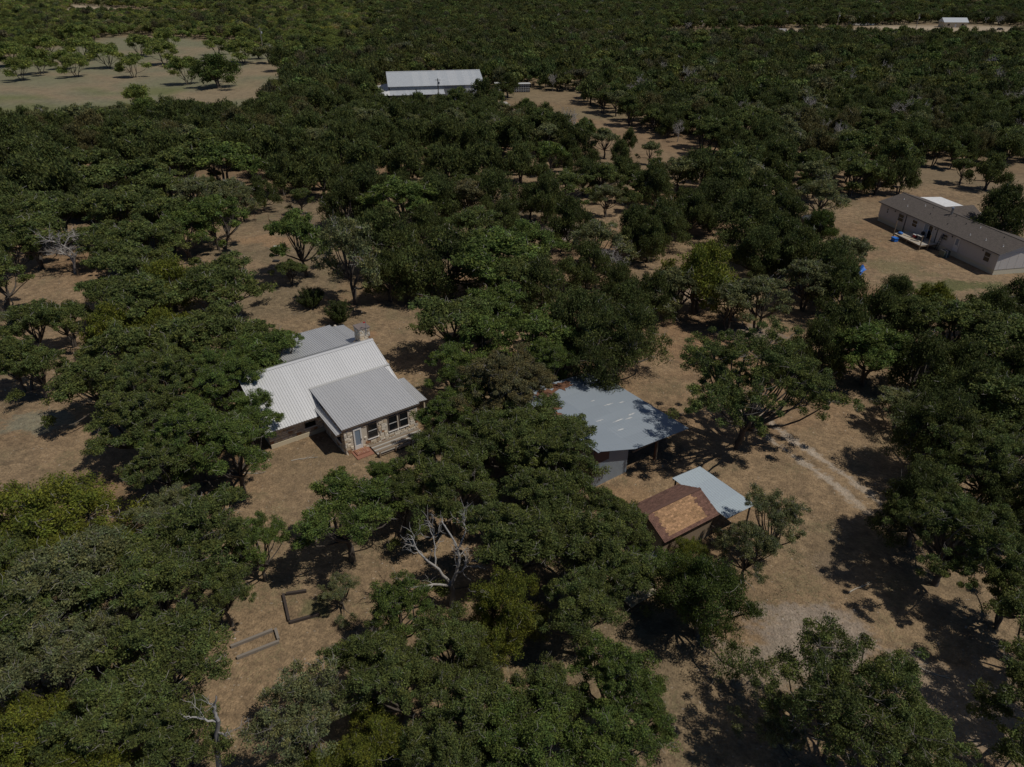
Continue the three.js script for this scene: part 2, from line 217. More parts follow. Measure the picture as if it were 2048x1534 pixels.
/* ---------- stone house: x along the front, z towards the front, origin at the corner of the wing ---------- */
const HA = 35.5 * Math.PI / 180, house = thing('stone_house', 'limestone house with pale ribbed metal roofs and a stone chimney', 'house', [-14.08, 0, -48.95], HA);
{
  const r = rng(5), ridge = { h: 4.8, z: -9.94 }, eave = { h: 2.15, z: -3.95 }, L = -5.3, R = 7.72;
  const mh = (z) => eave.h + ((z - eave.z) * (ridge.h - eave.h)) / (ridge.z - eave.z);
  const wallW = part('wall', merge([bx(0.04, 7.0, -0.3, 2.62, -0.34, -0.14), bx(0.04, 0.24, -0.3, 2.62, -4.7, -0.34), bx(6.8, 7.0, -0.3, 2.62, -4.7, -0.34)]), M.mortar, house); wallW.userData.label = 'front wing wall of cream and rust stones';
  const holesF = [[0.83, 1.62, 0.0, 2.3], [2.12, 3.14, 0.74, 2.34], [4.08, 5.06, 0.74, 2.34], [5.14, 6.1, 0.74, 2.34]];
  stonework(wallW, 0.02, 7.02, -0.05, 2.6, -0.12, 'x', 1, holesF, r);
  stonework(wallW, -4.7, -0.2, -0.05, 2.5, 0.02, 'z', -1, [[-1.75, -0.75, 0.85, 2.1]], r);
  const wallM = part('wall', merge([bx(L + 0.5, 7.3, -0.3, 2.3, -4.98, -4.78), bx(L + 0.5, L + 0.7, -0.3, 2.3, -12, -4.98), bx(7.1, 7.3, -0.3, 2.3, -14.5, -4.98), bx(L + 0.7, -0.3, -0.3, 2.3, -12, -11.8)]), M.mortar, house);
  part('gable_wall', prism([[4.98, 2.3], [14.9, 2.3], [9.94, 4.6]], 7.1, 7.3).rotateY(Math.PI / 2), M.mortar, house);
  stonework(wallM, -4.9, -0.06, 0.42, 2.25, -4.76, 'x', 1, [[-1.75, -0.65, 0.85, 2.0]], r);
  part('footing', bx(L + 0.45, 0.0, -0.3, 0.4, -4.8, -4.66), M.cream, house).userData.label = 'tan plastered footing under the stone wall';
  // roofs, the ribs running down the slope
  sheets(house, 'roof_sheet', V(L, ridge.h, ridge.z), V(R - L, 0, 0), V(0, eave.h - ridge.h, eave.z - ridge.z), M.roofMetal, r);
  sheets(house, 'roof_sheet', V(L, ridge.h, ridge.z), V(R - L, 0, 0), V(0, -0.92, -2.1), M.roofMetal, r);
  sheets(house, 'roof_sheet', V(-0.4, ridge.h - 0.95, ridge.z - 2.15), V(7.1, 0, 0), V(0, -0.62, -6.3), M.roofMetal, r);
  part('roof_corner', ribbed(V(6.7, 3.86, ridge.z - 2.4), V(1.2, -0.1, 0), V(0, -0.5, -5.2), 0.2), M.roofMetal[0], house);
  part('rear_wall', merge([bx(-0.2, 7.2, -0.3, 3.05, -18.2, -18.0), bx(7.0, 7.2, -0.3, 3.3, -18.0, -14.5), bx(-0.2, 0, -0.3, 3.3, -18.0, -12)]), M.mortar, house);
  part('ridge_cap', merge([slab(V(L, ridge.h + 0.045, ridge.z), V(R + 0.03, ridge.h + 0.045, ridge.z), V(R + 0.03, ridge.h - 0.045, ridge.z + 0.24), V(L, ridge.h - 0.045, ridge.z + 0.24), 0.01), slab(V(L, ridge.h + 0.045, ridge.z), V(R + 0.03, ridge.h + 0.045, ridge.z), V(R + 0.03, ridge.h - 0.045, ridge.z - 0.24), V(L, ridge.h - 0.045, ridge.z - 0.24), 0.01)]), M.roofMetal[2], house);
  const j = { h: mh(-6.7) + 0.03, z: -6.7 }, we = { h: 2.72, z: 0.1 };
  sheets(house, 'roof_sheet', V(-0.16, j.h + 0.02, j.z), V(7.36, 0, 0), V(0, we.h - j.h, we.z - j.z), M.roofMetal, r);
  part('flashing', slab(V(-0.2, j.h + 0.09, j.z - 0.1), V(7.75, j.h + 0.09, j.z - 0.1), V(7.75, j.h + 0.05, j.z + 0.12), V(-0.2, j.h + 0.05, j.z + 0.12), 0.03), M.trim, house);
  part('gable_infill', prism([[0.3, 2.6], [4.5, 2.6], [6.4, 3.1], [6.5, 3.2], [0.3, 2.62]], 0, 0.15).rotateY(Math.PI / 2).translate(0.0, 0.06, 0), M.fascia, house);
  part('side_eave', ribbed(V(-0.62, 2.52, -5.05), V(0.56, 0.08, 0), V(0, -0.25, 4.95), 0.19), M.roofMetal[0], house);
  part('side_eave', ribbed(V(7.1, 2.6, -5.1), V(1.3, -0.12, 0), V(0, -0.2, 4.4), 0.2), M.roofMetal[1], house);
  part('fascia', merge([bx(-0.16, 7.2, we.h - 0.16, we.h - 0.03, we.z - 0.06, we.z - 0.02), bx(-0.6, -0.1, 2.12, 2.22, -0.16, -0.12)]), M.fascia, house);
  part('fascia', bx(L, 0, eave.h - 0.15, eave.h - 0.03, eave.z - 0.06, eave.z - 0.02), M.fascia, house);
  part('porch_post', bx(8.1, 8.22, -0.2, 2.3, -0.95, -0.83), M.cream, house); part('porch_post', bx(8.1, 8.22, -0.2, 2.4, -4.9, -4.78), M.cream, house);
  // openings
  for (const [a, b] of [[2.18, 3.08], [4.14, 5.0], [5.2, 6.04]]) window_(house, a, b, 0.84, 2.29, -0.13, M.fascia);
  window_(house, -1.7, -0.7, 0.9, 1.95, -4.77, M.fascia);
  window_(house, -0.45, 0.45, 0.9, 2.05, 0.0, M.fascia, -Math.PI / 2, [0.03, 0, -1.25]);
  const door = part('door', merge([bx(0.86, 0.98, 0.22, 2.26, -0.14, -0.05), bx(1.47, 1.59, 0.22, 2.26, -0.14, -0.05), bx(0.98, 1.47, 2.12, 2.26, -0.14, -0.05), bx(0.98, 1.47, 0.22, 0.62, -0.14, -0.06)]), M.white, house);
  part('pane', bx(0.98, 1.47, 0.62, 2.12, -0.13, -0.09), M.glassBlue, door); part('handle', bx(1.49, 1.53, 1.05, 1.2, -0.05, 0.0), M.metal, door);
  // chimney with a flue pipe
  const ch = part('chimney', bx(6.95, 8.05, -0.3, 5.5, -12.3, -11.15), M.mortar, house);
  stonework(ch, 6.95, 8.05, 3.6, 5.42, -11.13, 'x', 1, [], r); stonework(ch, -12.3, -11.15, 3.6, 5.42, 6.94, 'z', -1, [], r);
  part('chimney_cap', bx(6.86, 8.14, 5.46, 5.54, -12.4, -11.06), mat([0.2, 0.165, 0.15], 0.95), ch);
  const pipe = part('flue_pipe', cyl(0.035, 0.035, 1.5, 8).translate(7.65, 4.9, -11.0), M.metal, house); part('pipe_cap', bx(7.4, 7.62, 6.16, 6.24, -11.06, -10.94), M.red, pipe);
}
/* steps and deck by the door */
{
  const st = thing('brick_steps', 'low red brick steps below the white door of the stone house', 'steps', [-14.08, 0, -48.95], HA);
  const r = rng(8);
  part('step', bx(0.5, 2.05, -0.1, 0.1, -0.1, 1.15), M.brick, st); const up = part('step', bx(0.7, 1.85, 0.1, 0.2, -0.1, 0.72), M.brick, st);
  for (let i = 0; i < 6; i++) for (let k = 0; k < 4; k++) { const b = part('brick', bx(-0.12, 0.12, 0, 0.03, -0.09, 0.09), [M.brick, M.stones[4], mat([0.36, 0.2, 0.14], 0.9)][Math.floor(r() * 3)], up); b.position.set(0.85 + i * 0.172 * 1.0 - 0 + 0.0, 0.2, 0.02 + k * 0.19); b.scale.x = 0.66; }
  const dk = thing('wooden_deck', 'weathered board deck with a low rail along the stone house windows', 'deck', [-14.08, 0, -48.95], HA);
  for (let i = 0; i < 11; i++) part('board', bx(2.15, 6.9, 0.16, 0.2, 0.02 + i * 0.17, 0.17 + i * 0.17), [M.woodGrey, M.wood, M.concrete][i % 3], dk);
  for (let i = 0; i < 4; i++) part('post', bx(2.15 + i * 1.5, 2.25 + i * 1.5, -0.2, 0.62, 1.9, 2.0), M.wood, dk);
  part('rail', bx(2.1, 6.9, 0.62, 0.7, 1.88, 2.02), M.wood, dk);
}

/* ---------- tin garage with an open bay, same axes as the house ---------- */
const gar = thing('tin_garage', 'open tin garage with a broad blue-grey galvanised roof and rusty patches', 'garage', [9.86, 0, -46.4], HA);
{ // origin below the pitch break at the front edge: x = u - 34.98, z = n + 31.9
  const r = rng(12), B = -12.1, rl = -3.9;
  const plane = (x0, h0, x1, h1, z0, z1, n) => { for (let i = 0; i < n; i++) { const a = lerp(z0, z1, i / n), b = lerp(z0, z1, (i + 1) / n); const c = x1 > 2 ? [[0, 0.36], [0.35, 0.7], [0.69, 1]] : [[0, 1]]; c.forEach(([s, e], k) => { const o = part('roof_sheet', ribbed(V(lerp(x0, x1, s), lerp(h0, h1, s) + (2 - k) * 0.004 + (i % 2) * 0.005, a), V(0, 0, b - a), V((x1 - x0) * (e - s), (h1 - h0) * (e - s), 0), 0.16, 0.012), M.galv[Math.floor(r() * 4)], gar); }); } };
  plane(0, 2.62, 6.3, 2.15, 0.1, B, 14); plane(rl, 4.0, 0.02, 2.63, 0.1, B, 14); 
  part('ridge_cap', slab(V(rl - 0.2, 3.97, 0.1), V(rl + 0.2, 3.97, 0.1), V(rl + 0.2, 3.97, B), V(rl - 0.2, 3.97, B), 0.02), M.galv[0], gar);
  for (const x of [3.2, 6.0]) for (const z of [-0.3, -6, -11.6]) if (!(x > 5 && z > -1)) part('post', cyl(0.07, 0.06, 2.65 - x * 0.07, 8).translate(x - 0.2, -0.1, z), M.wood, gar);
  part('post', cyl(0.075, 0.065, 2.3, 8).translate(2.9, -0.1, -0.38), M.rust, gar);
  part('beam', merge([bx(0.2, 6.1, 1.95, 2.07, -0.42, -0.3), bx(0.2, 6.1, 1.95, 2.07, -6.1, -5.98), bx(0.2, 6.1, 1.95, 2.07, -11.7, -11.58)]), M.wood, gar);
  const wall = part('front_wall', merge([prism([[-3.9, -0.2], [-0.15, -0.2], [-0.15, 2.5], [-3.9, 3.85]], -0.62, -0.56)]), M.sidingDark, gar);
  for (let i = 0; i < 14; i++) { const x = -3.8 + i * 0.26; const o = part('siding_sheet', ribbed(V(x, 2.3 - 0.34 * (x + 0.15) - 0.08, -0.53), V(0.26, 0, 0), V(0, -(2.3 - 0.34 * (x + 0.15)), 0), 0.13, 0.02), M.galv[Math.floor(r() * 4)], wall); }
  part('gable_board', prism([[-3.9, 2.3], [-2.3, 2.3], [-2.3, 3.2], [-3.9, 3.8]], -0.54, -0.5), mat([0.16, 0.085, 0.06], 0.9), gar);
  part('side_wall', merge([bx(-0.3, -0.22, -0.2, 2.5, -12, -0.62), bx(-3.98, -3.9, -0.2, 3.85, -12, -0.56), bx(-3.9, 6, -0.2, 2.0, -12.02, -11.95)]), M.sidingDark, gar);
  for (const [x, z, s] of [[-2.4, -7.6, 1.0], [-1.6, -9.8, 1.5], [-0.6, -10.6, 1.2], [1.4, -11.2, 1.3], [-3.2, -6.3, 0.8]]) { // rusted-through areas, thin and ragged
    const rr = rng(Math.round(x * 100 + z * 10)), sh = new THREE.Shape(); for (let k = 0; k < 26; k++) { const a = k / 26 * 6.283, d = s * (0.45 + 0.65 * rr()); k ? sh.lineTo(Math.cos(a) * d * 1.2, Math.sin(a) * d * 0.7) : sh.moveTo(Math.cos(a) * d * 1.2, Math.sin(a) * d * 0.7); }
    const g = new THREE.ExtrudeGeometry(sh, { depth: 0.012, bevelEnabled: false }); g.rotateX(-Math.PI / 2); const o = part('rust_patch', g, M.rust, gar), hs = x < 0 ? -(4.0 - 2.63) / 3.9 : -0.075; o.rotation.z = Math.atan(hs); o.position.set(x, (x < 0 ? 2.63 + hs * x : 2.62 + hs * x) + 0.035, z);
  }
  const pale = mat([0.56, 0.57, 0.56], 0.5); // scraped, paler streaks along the sheets
  for (const [x, z, l] of [[1.9, -3.9, 1.3], [2.9, -3.7, 0.8], [3.6, -4.1, 1.0], [3.0, -6.4, 1.2], [4.3, -6.1, 0.7], [1.0, -2.7, 0.7], [0.4, -4.7, 0.9], [2.2, -7.6, 0.6], [5.0, -2.2, 0.5]]) { const rr = rng(Math.round(x * 131 + z * 17)), sh = new THREE.Shape(); for (let k = 0; k < 22; k++) { const a = k / 22 * 6.283, d = 0.45 + 0.75 * rr(); k ? sh.lineTo(Math.cos(a) * d * l / 2, Math.sin(a) * d * 0.09) : sh.moveTo(Math.cos(a) * d * l / 2, Math.sin(a) * d * 0.09); } const g = new THREE.ExtrudeGeometry(sh, { depth: 0.004, bevelEnabled: false }); g.rotateX(-Math.PI / 2); const o = part('pale_scrape', g, pale, gar); o.position.set(x, 2.62 - x * 0.075 + 0.026, z); o.rotation.set(0, (rr() - 0.5) * 0.1, -0.075); }
}

/* ---------- shingled shed with a tin lean-to roof ---------- */
const SA = 33 * Math.PI / 180, shed = thing('shingled_shed', 'small shed with a brown shingle roof patched with tan shingles', 'shed', [13.7, 0, -40.65], SA);
{ // origin under the ridge at the gable beside the tin roof; x along the ridge
  const r = rng(21), hr = 3.2, he = 2.2, hw = 2.05, len = 5.3, sl = Math.hypot(hw, hr - he), ang = Math.atan2(hr - he, hw);
  part('wall', merge([bx(-len + 0.2, -0.2, -0.2, 2.2, 1.6, 1.7), bx(-len + 0.2, -0.2, -0.2, 2.2, -1.7, -1.6), prism([[-1.7, -0.2], [1.7, -0.2], [1.7, 2.25], [0, 3.05], [-1.7, 2.25]], -0.3, -0.2).rotateY(Math.PI / 2), prism([[-1.7, -0.2], [1.7, -0.2], [1.7, 2.25], [0, 3.05], [-1.7, 2.25]], -len + 0.2, -len + 0.3).rotateY(Math.PI / 2)]), M.wood, shed);
  for (const s of [1, -1]) {
    part('roof_deck', slab(V(-len, hr - 0.03, 0), V(0, hr - 0.03, 0), V(0, he - 0.03, s * hw), V(-len, he - 0.03, s * hw), 0.05), M.woodDark, shed);
    const P = [], C = [], rows = 17, rh = sl / rows, cosA = Math.cos(ang), sinA = Math.sin(ang);
    for (let k = 0; k < rows; k++) for (let x = -len - (k % 2) * 0.16 - r() * 0.04; x < 0; ) {
      const w = 0.26 + 0.06 * r(), x0 = Math.max(x, -len), x1 = Math.min(x + w - 0.012, 0.02); x += w; if (x1 - x0 < 0.04) continue;
      const tan = s > 0 && x1 < -0.75 - 0.3 * ((k * 7) % 3) / 3 && x0 > -len + 0.55 && k >= 0 && k < rows - 2, f = 0.72 + 0.56 * r(), hue = r();
      const c = tan ? [lerp(0.3, 0.42, hue) * f, lerp(0.18, 0.25, hue) * f, lerp(0.09, 0.135, hue) * f] : [0.15 * f, 0.08 * f, 0.058 * f];
      const at = (d, up) => [hr - d * sinA + up * cosA, s * (d * cosA + up * sinA)], a = k * rh, b = (k + 1) * rh + 0.02, t0 = 0.004, t1 = 0.022;
      const v = (xx, d, up) => { const [y, z] = at(d, up); return [xx, y, z]; };
      const q = (...p) => { for (const i of [0, 1, 2, 0, 2, 3]) { P.push(...p[i]); C.push(...c); } };
      q(v(x0, a, t0), v(x1, a, t0), v(x1, b, t1), v(x0, b, t1)); q(v(x0, b, t1), v(x1, b, t1), v(x1, b, -0.01), v(x0, b, -0.01)); q(v(x0, a, t0), v(x0, b, t1), v(x0, b, -0.01), v(x0, a, -0.01)); q(v(x1, a, t0), v(x1, a, -0.01), v(x1, b, -0.01), v(x1, b, t1));
    }
    const g = new THREE.BufferGeometry(); g.setAttribute('position', new THREE.Float32BufferAttribute(P, 3)); g.setAttribute('color', new THREE.Float32BufferAttribute(C, 3)); g.computeVertexNormals();
    part('shingles', g, new THREE.MeshStandardMaterial({ vertexColors: true, roughness: 0.95 }), shed).userData.kind = 'stuff';
  }
  part('ridge_cap', bx(-len, 0.02, hr - 0.02, hr + 0.03, -0.1, 0.1), mat([0.12, 0.066, 0.05], 0.95), shed);
  const lean = thing('tin_lean_to', 'flat pale blue tin lean-to roof on posts beside the brown shed', 'lean-to', [13.7, 0, -40.65], SA);
  sheets(lean, 'roof_sheet', V(0.12, 2.22, -2.85), V(0, 0, 5.5), V(3.0, -0.12, 0), M.shedTin, r, 0.78, 0.13, 0.012);
  for (const [x, z] of [[0.3, -2.6], [2.9, -2.6], [2.9, 2.4], [2.9, 0]]) part('post', bx(x - 0.05, x + 0.05, -0.2, 2.15 - x * 0.03, z - 0.05, z + 0.05), M.woodDark, lean);
  part('beam', merge([bx(0.15, 3.05, 2.02, 2.1, -2.8, -2.72), bx(0.15, 3.05, 2.02, 2.1, 2.5, 2.58)]), M.woodDark, lean);
}

/* ---------- manufactured home: x along the long front wall, origin at the near corner, z towards the yard ---------- */
const MA = Math.atan2(4.9, 24) + Math.PI / 2;
const home = thing('manufactured_home', 'long grey manufactured home with a brown shingle roof', 'house', [64.8, 0, -89.9], MA);
{ // local +x runs from the near corner to the far end, local -z (towards the yard) checked below
  const Ln = 24.5, W = 7.8, r = rng(31), he = 3.0, hr = 4.25, ov = 0.35;
  const S = -1; // yard side is at local z = 0, the home lies at z from 0 to -W times S
  const Z = (z) => z; // z: 0 at the yard wall, W at the back
  part('wall', merge([bx(0, Ln, 0.75, he, Z(0), Z(0.15)), bx(0, Ln, 0.75, he, Z(W - 0.15), Z(W)), bx(0, 0.15, 0.75, he, Z(0.15), Z(W - 0.15)), bx(Ln - 0.15, Ln, 0.75, he, Z(0.15), Z(W - 0.15))]), M.siding, home);
  for (const x of [0.02, Ln - 0.16]) part('gable_wall', prism([[0.1, he - 0.02], [W - 0.1, he - 0.02], [W / 2, hr - 0.12]], 0, 0.14).rotateY(-Math.PI / 2).translate(x + 0.14, 0, 0), M.siding, home);
  part('skirting', merge([bx(0.04, Ln - 0.04, -0.2, 0.75, 0.05, 0.12), bx(0.04, 0.12, -0.2, 0.75, 0.12, W - 0.05), bx(Ln - 0.12, Ln - 0.04, -0.2, 0.75, 0.12, W - 0.05)]), M.skirt, home).userData.label = 'cream skirting panels below the siding';
  for (let i = 0; i < 15; i++) part('siding_batten', bx(0.5 + i * 1.6, 0.54 + i * 1.6, 0.78, he - 0.02, -0.012, 0), M.siding, home);
  for (let i = 0; i < 6; i++) part('siding_batten', bx(-0.012, 0, 0.78, he, 0.6 + i * 1.25, 0.64 + i * 1.25), M.siding, home);
  part('roof', slab(V(-ov, he + 0.05, -ov), V(Ln + ov, he + 0.05, -ov), V(Ln + ov, hr, W / 2), V(-ov, hr, W / 2), 0.1), M.asphalt, home);
  part('roof', slab(V(-ov, he + 0.05, W + ov), V(Ln + ov, he + 0.05, W + ov), V(Ln + ov, hr, W / 2), V(-ov, hr, W / 2), 0.1), M.asphalt, home);
  part('ridge_cap', bx(-ov, Ln + ov, hr - 0.03, hr + 0.025, W / 2 - 0.12, W / 2 + 0.12), M.asphalt, home);
  part('eave_trim', merge([bx(-ov, Ln + ov, he - 0.07, he - 0.005, -ov - 0.02, -ov), slab(V(-ov - 0.02, he + 0.03, -ov), V(-ov - 0.02, hr - 0.02, W / 2), V(-ov, hr - 0.02, W / 2), V(-ov, he + 0.03, -ov), 0.1)]), M.sidingDark, home);
  // cross gable at the back
  part('dormer_roof', slab(V(16.5, hr + 0.02, W / 2 + 0.3), V(16.5, hr + 0.02, W + 2), V(19.4, he, W + 2), V(19.4, he, W / 2 + 0.3), 0.1), M.asphalt, home); part('dormer_roof', slab(V(16.5, hr + 0.02, W / 2 + 0.3), V(16.5, hr + 0.02, W + 2), V(13.6, he, W + 2), V(13.6, he, W / 2 + 0.3), 0.1), M.asphalt, home);
  part('dormer_wall', merge([bx(14, 19, -0.2, 3.0, W + 1.6, W + 1.7), bx(14, 14.1, -0.2, 3, W, W + 1.6), bx(18.9, 19, -0.2, 3, W, W + 1.6)]), M.siding, home);
  for (const [x, z] of [[4, 1.2], [1.2, 1.4], [6.5, 0.9], [9.5, 2.6], [11.2, 1.1], [13.2, 2.8], [15.5, 1.6], [18.4, 2.9], [20.2, 1.3], [22.6, 2.4], [3, 3.0], [7.4, 3.1], [17, 3.2], [12.4, 3.3]]) part('roof_vent', merge([cyl(0.05, 0.05, 0.22, 8), cyl(0.11, 0.07, 0.05, 8)]).translate(x, he + 0.03 + (z + ov) * (hr - he - 0.05) / (W / 2 + ov), z), r() > 0.6 ? M.white : M.dark, home);
  const fl = part('flue', cyl(0.16, 0.16, 1.05, 12).translate(13.5, hr - 0.3, W / 2 - 0.5), M.metal, home); part('flue_cap', cyl(0.24, 0.2, 0.14, 12).translate(13.5, hr + 0.75, W / 2 - 0.5), M.metal, fl);
  const win = (x0, x1, y0, y1, m = M.white) => { const f = 0.07, w = part('window', merge([bx(x0, x1, y0, y0 + f, -0.06, 0), bx(x0, x1, y1 - f, y1, -0.06, 0), bx(x0, x0 + f, y0 + f, y1 - f, -0.06, 0), bx(x1 - f, x1, y0 + f, y1 - f, -0.06, 0)]), m, home); part('pane', bx(x0 + f, x1 - f, y0 + f, y1 - f, -0.02, -0.005), M.glass, w); part('sash_bar', bx(x0 + f, x1 - f, (y0 + y1) / 2 - 0.03, (y0 + y1) / 2 + 0.03, -0.05, -0.02), m, w); };
  win(1.2, 2.3, 1.3, 2.65, M.siding); win(15.6, 16.8, 1.5, 2.6); win(22.4, 22.8, 1.7, 2.6); win(9.2, 10.4, 1.6, 2.5, M.siding); win(18.7, 20.0, 1.4, 2.6, M.siding);
  const dr = part('door', bx(6.9, 7.8, 0.8, 2.85, -0.05, 0), M.white, home); part('pane', bx(7.1, 7.6, 1.7, 2.6, -0.06, -0.05), M.glassBlue, dr); part('handle', bx(6.98, 7.04, 1.6, 1.72, -0.12, -0.05), M.metal, dr);
  const sd = part('sliding_door', merge([bx(12.3, 12.38, 0.8, 2.85, -0.06, 0), bx(14.1, 14.18, 0.8, 2.85, -0.06, 0), bx(13.2, 13.28, 0.8, 2.85, -0.06, 0), bx(12.38, 14.1, 2.77, 2.85, -0.06, 0)]), M.white, home); part('pane', bx(12.38, 13.2, 0.82, 2.77, -0.02, -0.005), M.glass, sd); part('pane', bx(13.28, 14.1, 0.82, 2.77, -0.03, -0.015), M.glassBlue, sd);
  part('downpipe', bx(11.4, 11.48, 0.1, 3, -0.08, -0.01), M.dark, home); part('downpipe', bx(18.2, 18.28, 0.1, 3, -0.08, -0.01), M.dark, home);
  for (const x of [2.6, 8.4, 11.8, 20.8]) part('wall_lamp', bx(x, x + 0.14, 2.5, 2.68, -0.1, 0), M.dark, home);
  // porch roof of pale metal at the back
  const car = thing('metal_carport', 'white metal carport roof standing behind the grey manufactured home', 'carport', [64.8, 0, -89.9], MA);
  sheets(car, 'roof_sheet', V(16.8, 2.85, W + 0.45), V(9.4, 0, 0), V(0, -0.2, 4.2), M.roofWhite, r); for (const x of [17, 21.5, 26]) for (const z of [W + 0.7, W + 4.4]) part('post', bx(x - 0.05, x + 0.05, -0.2, 2.62, z - 0.05, z + 0.05), M.trim, car);
}
{ // deck and things in the yard, in the home's axes
  const base = [64.8, 0, -89.9], r = rng(41);
  const dk = thing('plank_deck', 'unfinished pale plank deck with bare posts before the grey home', 'deck', base, MA);
  for (let i = 0; i < 34; i++) part('board', bx(10.6 + i * 0.17, 10.755 + i * 0.17, 0.66, 0.7, -3.0, -0.06), [M.woodPale, M.concrete, mat([0.42, 0.35, 0.26], 0.9)][Math.floor(r() * 3)], dk);
  part('frame', merge([bx(10.6, 16.4, 0.48, 0.655, -2.98, -2.93), bx(10.6, 16.4, 0.48, 0.655, -0.2, -0.15), bx(10.6, 10.65, 0.48, 0.655, -2.93, -0.2), bx(16.35, 16.4, 0.48, 0.655, -2.93, -0.2)]), M.wood, dk);
  for (const [x, z, h] of [[10.55, -3.05, 2.2], [10.55, -1.7, 2.2], [16.4, -3.05, 2.6], [13.4, -3.05, 0.64], [16.42, -0.3, 0.64]]) part('post', bx(x - 0.05, x + 0.05, -0.2, h, z - 0.05, z + 0.05), M.wood, dk);
  const put = (x, z) => { const c = Math.cos(MA), s = Math.sin(MA); return [base[0] + x * c + z * s, base[2] - x * s + z * c]; };
  const at = (x, y, z) => { const [a, b] = put(x, z); return [a, y, b]; };
  const cool = thing('drink_cooler', 'red cooler with a white lid on the plank deck', 'cooler', at(14.0, 0.7, -1.3), MA); part('body', bx(-0.28, 0.28, 0, 0.4, -0.2, 0.2), M.red, cool); part('lid', bx(-0.3, 0.3, 0.4, 0.48, -0.22, 0.22), M.white, cool);
  const bb = thing('storage_tub', 'bright blue storage tub on the grass beside the plank deck', 'tub', at(14.9, 0, -3.9), MA); part('body', bx(-0.42, 0.42, 0, 0.5, -0.3, 0.3), M.tarpBlue, bb); part('lid', bx(-0.46, 0.46, 0.5, 0.56, -0.34, 0.34), M.tarpBlue, bb);
  const b2 = thing('blue_bucket', 'dark blue heap of cloth on the corner of the plank deck', 'cloth', at(15.8, 0.7, -2.4), MA); part('body', new THREE.IcosahedronGeometry(0.42, 1).scale(1, 0.5, 0.8).translate(0, 0.16, 0), M.blue, b2);
  const tb = thing('deck_table', 'small grey folding table on the plank deck', 'table', at(13.0, 0.7, -1.2), MA); part('table_top', bx(-0.5, 0.5, 0.55, 0.6, -0.35, 0.35), M.concrete, tb); for (const [a, b] of [[-1, -1], [1, -1], [-1, 1], [1, 1]]) part('leg', bx(a * 0.44 - 0.025, a * 0.44 + 0.025, 0, 0.55, b * 0.28 - 0.025, b * 0.28 + 0.025), M.dark, tb);
  const gr = thing('barbecue_grill', 'black barbecue grill against the wall of the grey home', 'grill', at(13.5, 0.7, -0.5), MA); part('bowl', new THREE.SphereGeometry(0.3, 12, 8).translate(0, 0.75, 0), M.black, gr); for (const a of [0, 2.1, 4.2]) part('leg', cyl(0.02, 0.02, 0.7, 6).translate(Math.cos(a) * 0.2, 0, Math.sin(a) * 0.2), M.black, gr);
  single('loose_board', bx(-1.1, 1.1, 0, 0.04, -0.08, 0.08), M.wood, 'loose brown board lying across the plank deck', 'board', at(14.2, 0.702, -2.0), MA + 0.25); single('loose_board', bx(-0.6, 0.6, 0, 0.05, -0.1, 0.1), M.dark, 'dark offcut of board near the edge of the plank deck', 'board', at(12.7, 0.702, -2.3), MA + 0.5);
  const ac = thing('air_conditioner', 'dark green air conditioner box on the ground by the grey home', 'air conditioner', at(7.6, 0, -1.3), MA); part('cabinet', bx(-0.5, 0.5, 0, 0.85, -0.5, 0.5), M.acGreen, ac); part('top_grille', bx(-0.5, 0.5, 0.85, 0.9, -0.5, 0.5), M.dark, ac); part('pipe', merge([bx(-0.55, -0.51, 0, 0.95, -0.06, 0.02), bx(-0.55, 0.1, 0.95, 0.99, -0.06, 0.02)]), M.white, ac);
  const ld = thing('step_ladder', 'wooden step ladder leaning on the wall of the grey home', 'ladder', at(10.2, 0, -0.55), MA); for (const s of [-0.2, 0.2]) { const o = part('rail', bx(s - 0.025, s + 0.025, 0, 2.3, -0.03, 0.03), M.dark, ld); o.rotation.x = 0.2; } for (let i = 1; i < 7; i++) part('rung', bx(-0.18, 0.18, i * 0.32 - 0.02, i * 0.32 + 0.02, -0.03 + i * 0.064, 0.03 + i * 0.064), M.dark, ld);
}

